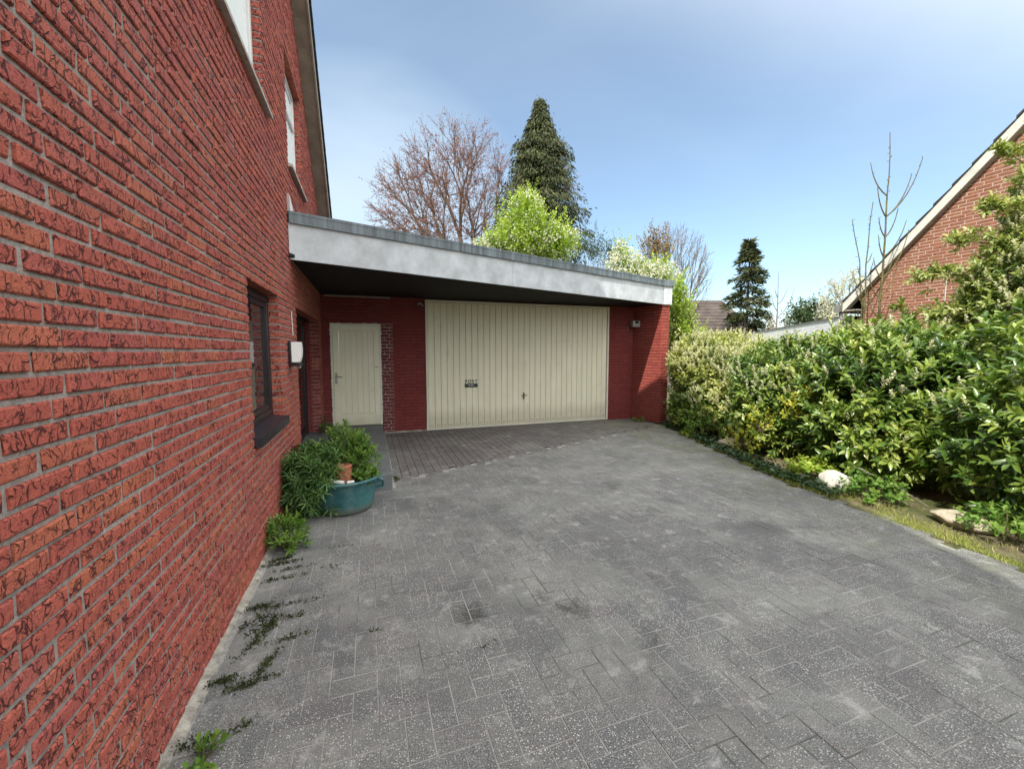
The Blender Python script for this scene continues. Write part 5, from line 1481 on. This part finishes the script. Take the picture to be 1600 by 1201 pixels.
# tall conifer
def conifer(name, label, base, H, rad, n, mat, prof, L=0.34, W=0.10, droop=0.75, grp=None, bt=0.2, gap=0.0):
    root = thing(name, label, 'tree', tuple(base), group=grp)
    base = np.array(base, float); T = Tubes()
    T.add([base, base + np.array((0.03, 0, H*0.5)), base + np.array((0, 0, H*0.99))], [bt, bt*0.55, 0.02], 8)
    nb_ = int(n/55)
    Ps, Ds, Ls, Ts = [], [], [], []
    for i in range(nb_):
        t = rng.random()**0.8
        z = H*(0.06 + 0.94*t); R_ = prof(z/H)*rad*rng.uniform(0.62, 1.16)*(1+0.12*math.sin(z*3.1+rng.normal()*0.6))
        a = rng.uniform(0, 6.283); dr = np.array((math.cos(a), math.sin(a), 0.0))
        p0 = base + np.array((0, 0, z)); p2 = p0 + dr*R_ + np.array((0, 0, -0.10*R_)); p1 = (p0+p2)/2 + np.array((0, 0, 0.22*R_))
        s = np.linspace(0, 1, 5)[:, None]
        T.add((1-s)**2*p0 + 2*s*(1-s)*p1 + s**2*p2, np.linspace(0.03*bt/0.2, 0.006, 5), 4)
        k = 55
        u = 1 - rng.random(k)**1.5*0.85; u = u[:, None]
        Q = (1-u)**2*p0 + 2*u*(1-u)*p1 + u**2*p2
        lat = np.array((-dr[1], dr[0], 0)); wd = 0.16*R_ + 0.12
        off_ = rng.normal(size=(k, 1))*wd
        Q = Q + lat*off_*(1.15-u*0.7) + rng.normal(size=(k, 3))*0.05
        d = dr*0.55 + lat*off_*1.2 + np.array((0, 0, -droop)) + rng.normal(size=(k, 3))*0.25
        Ps.append(Q); Ds.append(norm(d)); Ls.append(rng.uniform(0.6, 1.3, k)*L)
        Ts.append(np.clip(rng.uniform(0.1, 0.8) + rng.normal(size=k)*0.2, 0, 1))
    P = np.concatenate(Ps); D = np.concatenate(Ds); Lh = np.concatenate(Ls)
    leaves_obj('foliage', (P, D, rand_unit(len(P)), Lh, Lh*W/L), mat, root, kind='dia', tone=np.concatenate(Ts))
    T.build('trunk', M['bark'], root)
    return root
def prof_big(t):
    return np.interp(t, [0, 0.3, 0.5, 0.62, 0.75, 0.86, 0.93, 0.97, 1.0], [1.0, 1.0, 0.95, 0.84, 0.66, 0.40, 0.18, 0.05, 0.01])
cb = at(842, 20)
conifer('tall_conifer', 'tall dark green drooping conifer behind the garage roof', cb, HC + (549-178)/F_PX*20, 2.45, 62000, M['conifer'], prof_big, L=0.20, W=0.05, droop=1.0)
cb = at(1163, 26)
conifer('small_conifer', 'slim dark conifer standing in front of the distant roof', cb, HC + (549-380)/F_PX*26, 1.35, 9000, M['conifer'], lambda t: np.interp(t, [0, 0.45, 0.7, 0.85, 1.0], [1.0, 0.95, 0.72, 0.45, 0.04]), L=0.30, W=0.08, droop=0.15, bt=0.14)

# leafy trees and shrubs behind the garage
def crown(name, label, cat_, base, lumps, n, L, W, mat, stemmat, depth=0.9, blossom=None, nb=0, nst=10, br=0.04):
    root = thing(name, label, cat_, tuple(base))
    P, Nn = shell_points(lumps, n, depth=depth, inner=1.0)
    # small twigs give the crown its broken edge
    k = n//14
    c = P[rng.integers(0, n, k)]; D0 = norm(np.array((0, 0, 1.0)) + rng.normal(size=(k, 3))*0.5)
    q, t = shoots(c, D0, 12, L*6, L, W, spread=1.0, tone=rng.random(k))
    D = norm(rng.normal(size=(n, 3)) + np.array((0, 0, -0.2)))
    base_part = (P, D, rand_unit(n), rng.uniform(0.7, 1.2, n)*L, rng.uniform(0.7, 1.2, n)*W)
    tone = np.concatenate([np.clip(0.35 + 0.3*np.sin(P[:, 0]*2.3+P[:, 2]*2.9) + rng.normal(size=n)*0.15, 0, 1), t])
    leaves_obj('foliage', cat([base_part, q]), mat, root, kind='dia', tone=tone)
    if blossom:
        P, Nn = shell_points(lumps, nb, depth=0.35, inner=0.2)
        g_ = P.repeat(6, axis=0) + rng.normal(size=(nb*6, 3))*0.05
        leaves_obj('blossom', (g_, rand_unit(len(g_)), rand_unit(len(g_)), np.full(len(g_), L*0.8), np.full(len(g_), L*0.7)), blossom, root, kind='dia')
    T = Tubes(); b = np.array(base, float)
    for l in lumps:
        for j in range(nst):
            e = np.array(l[:3]) + rand_unit(1)[0]*np.array(l[3:6])*rng.uniform(0.6, 1.05)
            m_ = (b+e)/2 + rng.normal(size=3)*0.25; s = np.linspace(0, 1, 7)[:, None]
            T.add((1-s)**2*b + 2*s*(1-s)*m_ + s**2*e, np.linspace(br, br*0.12, 7), 5)
    T.build('branches', stemmat, root)
    return root
crown('cherry_tree', 'bright lime green young tree with white blossom below the tall conifer', 'tree', at(822, 15),
      [lump(820, 375, 15, 1.15, 1.1, 1.0), lump(822, 335, 15, 0.62, 0.6, 0.75), lump(868, 385, 15, 0.85, 0.9, 0.75), lump(785, 395, 15, 0.75, 0.7, 0.5)], 9000, 0.085, 0.055, M['lime'], M['bark_green'], blossom=M['white_blossom'], nb=500)
crown('blossoming_shrub', 'small white blossoming shrub just above the middle of the garage roof', 'shrub', at(765, 14.5), [lump(762, 388, 14.5, 0.5, 0.5, 0.35)], 500, 0.07, 0.05, M['lime'], M['bark_green'], blossom=M['white_blossom'], nb=160)
crown('olive_shrub', 'dull olive twiggy shrub above the roof between the lime tree and the blossoms', 'shrub', at(932, 17),
      [lump(930, 395, 17, 0.85, 0.8, 0.75), lump(950, 400, 17, 0.6, 0.6, 0.6)], 900, 0.09, 0.035, M['darkshrub'], M['bark_grey'], nst=45, br=0.018)
crown('blossoming_tree', 'pale tree with upright white blossom sprays above the right end of the roof', 'tree', at(1000, 13),
      [lump(975, 430, 13, 0.7, 0.6, 0.75), lump(1005, 440, 13, 0.8, 0.7, 0.6), lump(965, 405, 13, 0.28, 0.3, 0.55), lump(1030, 440, 13, 0.55, 0.6, 0.6)], 2200, 0.075, 0.05, M['lime'], M['bark_green'], blossom=M['white_blossom'], nb=900)
crown('lime_shrub', 'fresh yellow green shrub rising behind the garage corner', 'shrub', tuple(at(1085, 9.6)),
      [lump(1058, 520, 9.6, 0.36, 0.5, 0.85), lump(1054, 470, 9.4, 0.18, 0.3, 0.42), lump(1090, 545, 10.2, 0.5, 0.5, 0.42)], 4200, 0.065, 0.038, M['lime'], M['bark_green'], blossom=M['blossom'], nb=140)
b1 = at(1045, 17)
tips = np.concatenate([dome(330, up_(1045, 425, 17), 1.55, 1.4, 2.0, -0.35, 0.7), dome(60, up_(1065, 470, 17), 1.1, 1.0, 1.2, -0.2, 0.7)])
twig_tree('bare_shrub_tree', 'bare grey twiggy tree behind the right end of the garage', 'tree', b1, tips, M['bark_grey'], (5, 4, 4), 0.09, None, 0, frac=0.45, twig=0.45, minr=0.008, fork_h=0.5)
crown('rusty_shrub', 'rusty brown leafed crown in front of the bare grey tree', 'shrub', at(1020, 16), [lump(1018, 395, 16, 0.62, 0.5, 0.8)], 900, 0.09, 0.05, M['rustleaf'], M['bark_grey'], nst=24, br=0.02)

# young bare tree, dark round shrub, magnolia behind the white outbuilding
def sapling(name, label, base, top, r, pairs, mat, group=None, bend=0.05, blen=0.55):
    base = np.array(base, float); top = np.array(top, float)
    T = Tubes(); s = np.linspace(0, 1, 14)[:, None]
    ax = base + (top-base)*s + side*(bend*np.sin(s*2.6)) + rng.normal(size=(14, 3))*0.008
    T.add(ax, np.linspace(r, 0.006, 14), 7)
    Hh = np.linalg.norm(top-base)
    for (t, lr, ln) in pairs:
        i = int(t*13); p = ax[i]
        d = side*lr + fwd*rng.uniform(-0.4, 0.4); d /= np.linalg.norm(d)
        n = 7; q = p.copy(); pts = [q.copy()]; v = d*0.75 + np.array((0, 0, 0.5)); v /= np.linalg.norm(v)
        for k in range(n):
            v = v + np.array((0, 0, 0.26)); v /= np.linalg.norm(v); q = q + v*ln/n; pts.append(q.copy())
            if k > 1:
                b_ = rng.normal(size=3)*0.5 + v; b_ /= np.linalg.norm(b_); T.add([q, q+b_*0.03], [0.004, 0.006], 4)
        T.add(pts, np.linspace(r*0.42, 0.006, n+1), 5)
    for k in range(30):
        t = rng.uniform(0.35, 1.0); p = base + (top-base)*t + side*(bend*math.sin(t*2.6)); b_ = rng.normal(size=3); b_[2] = abs(b_[2])*0.6; b_ /= np.linalg.norm(b_)
        T.add([p, p+b_*0.04], [0.004, 0.006], 4)
    me_root = T.build(name, mat); tag(me_root, label, 'tree', group); return me_root
sapling('bare_sapling', 'tallest bare sapling with upswept side shoots in front of the neighbouring gable', at(1366, 8.0, py=620), at(1364, 8.0, py=222), 0.030,
        [(0.745, 1, 1.15), (0.75, -1, 0.62), (0.74, 1, 0.85), (0.79, -1, 0.7), (0.68, 1, 0.60), (0.66, -1, 0.40), (0.60, 1, 0.70), (0.585, -1, 0.42), (0.53, 1, 1.0), (0.51, -1, 0.42), (0.47, 1, 0.5), (0.44, -1, 0.45), (0.40, 1, 0.70), (0.37, -1, 0.4)], M['bark_green'])
sapling('bare_sapling', 'bare sapling stem directly left of the tallest one', at(1352, 8.3, py=620), at(1350, 8.3, py=325), 0.022,
        [(0.62, 1, 0.35), (0.60, -1, 0.30), (0.52, -1, 0.28), (0.48, 1, 0.3), (0.42, -1, 0.25), (0.7, 1, 0.2)], M['bark_green'], bend=-0.10)
sapling('bare_sapling', 'leftmost leaning bare sapling with a forked tip', at(1352, 8.4, py=620), at(1313, 8.4, py=350), 0.020,
        [(0.62, -1, 0.30), (0.60, 1, 0.30), (0.55, -1, 0.38), (0.52, 1, 0.34), (0.7, -1, 0.12)], M['bark_green'], bend=0.12)
sapling('young_tree', 'small bare young tree with a pale trunk right of the slim conifer', at(1211, 19, py=560), at(1208, 19, py=425), 0.055,
        [(0.3, 1, 1.0), (0.32, -1, 0.9), (0.48, 1, 1.7), (0.46, -1, 1.2), (0.62, 1, 0.9), (0.60, -1, 0.9), (0.75, -1, 0.5), (0.2, -1, 0.7)], M['bark_grey'], bend=0.02)
crown('round_shrub', 'dark green rounded shrub left of the blossoming magnolia', 'shrub', at(1262, 24), [lump(1250, 500, 24, 0.95, 0.9, 0.85), lump(1275, 495, 24, 0.9, 0.9, 0.75)], 3600, 0.13, 0.08, M['darkshrub'], M['bark'], blossom=M['white_blossom'], nb=120)
twig_tree('magnolia_tree', 'pale blossoming tree seen behind the bare saplings', 'tree', at(1318, 20), dome(240, up_(1318, 478, 20), 1.35, 1.2, 1.9, -0.3, 0.5),
          M['bark_grey'], (4, 4, 3), 0.10, M['white_blossom'], 2600, 0.13, 0.3, part='blossom', twig=0.4, fork_h=0.6)
# tree line far behind, seen only through gaps
crown('far_hedge', 'low yellowish hedge behind the white outbuilding', 'hedge', at(1180, 27), [lump(1130, 545, 27, 2.2, 1.0, 0.9), lump(1185, 530, 27, 1.6, 1.0, 1.2), lump(1075, 545, 27, 2.0, 1, 1.0)], 3500, 0.15, 0.09, M['rustleaf'], M['bark'])
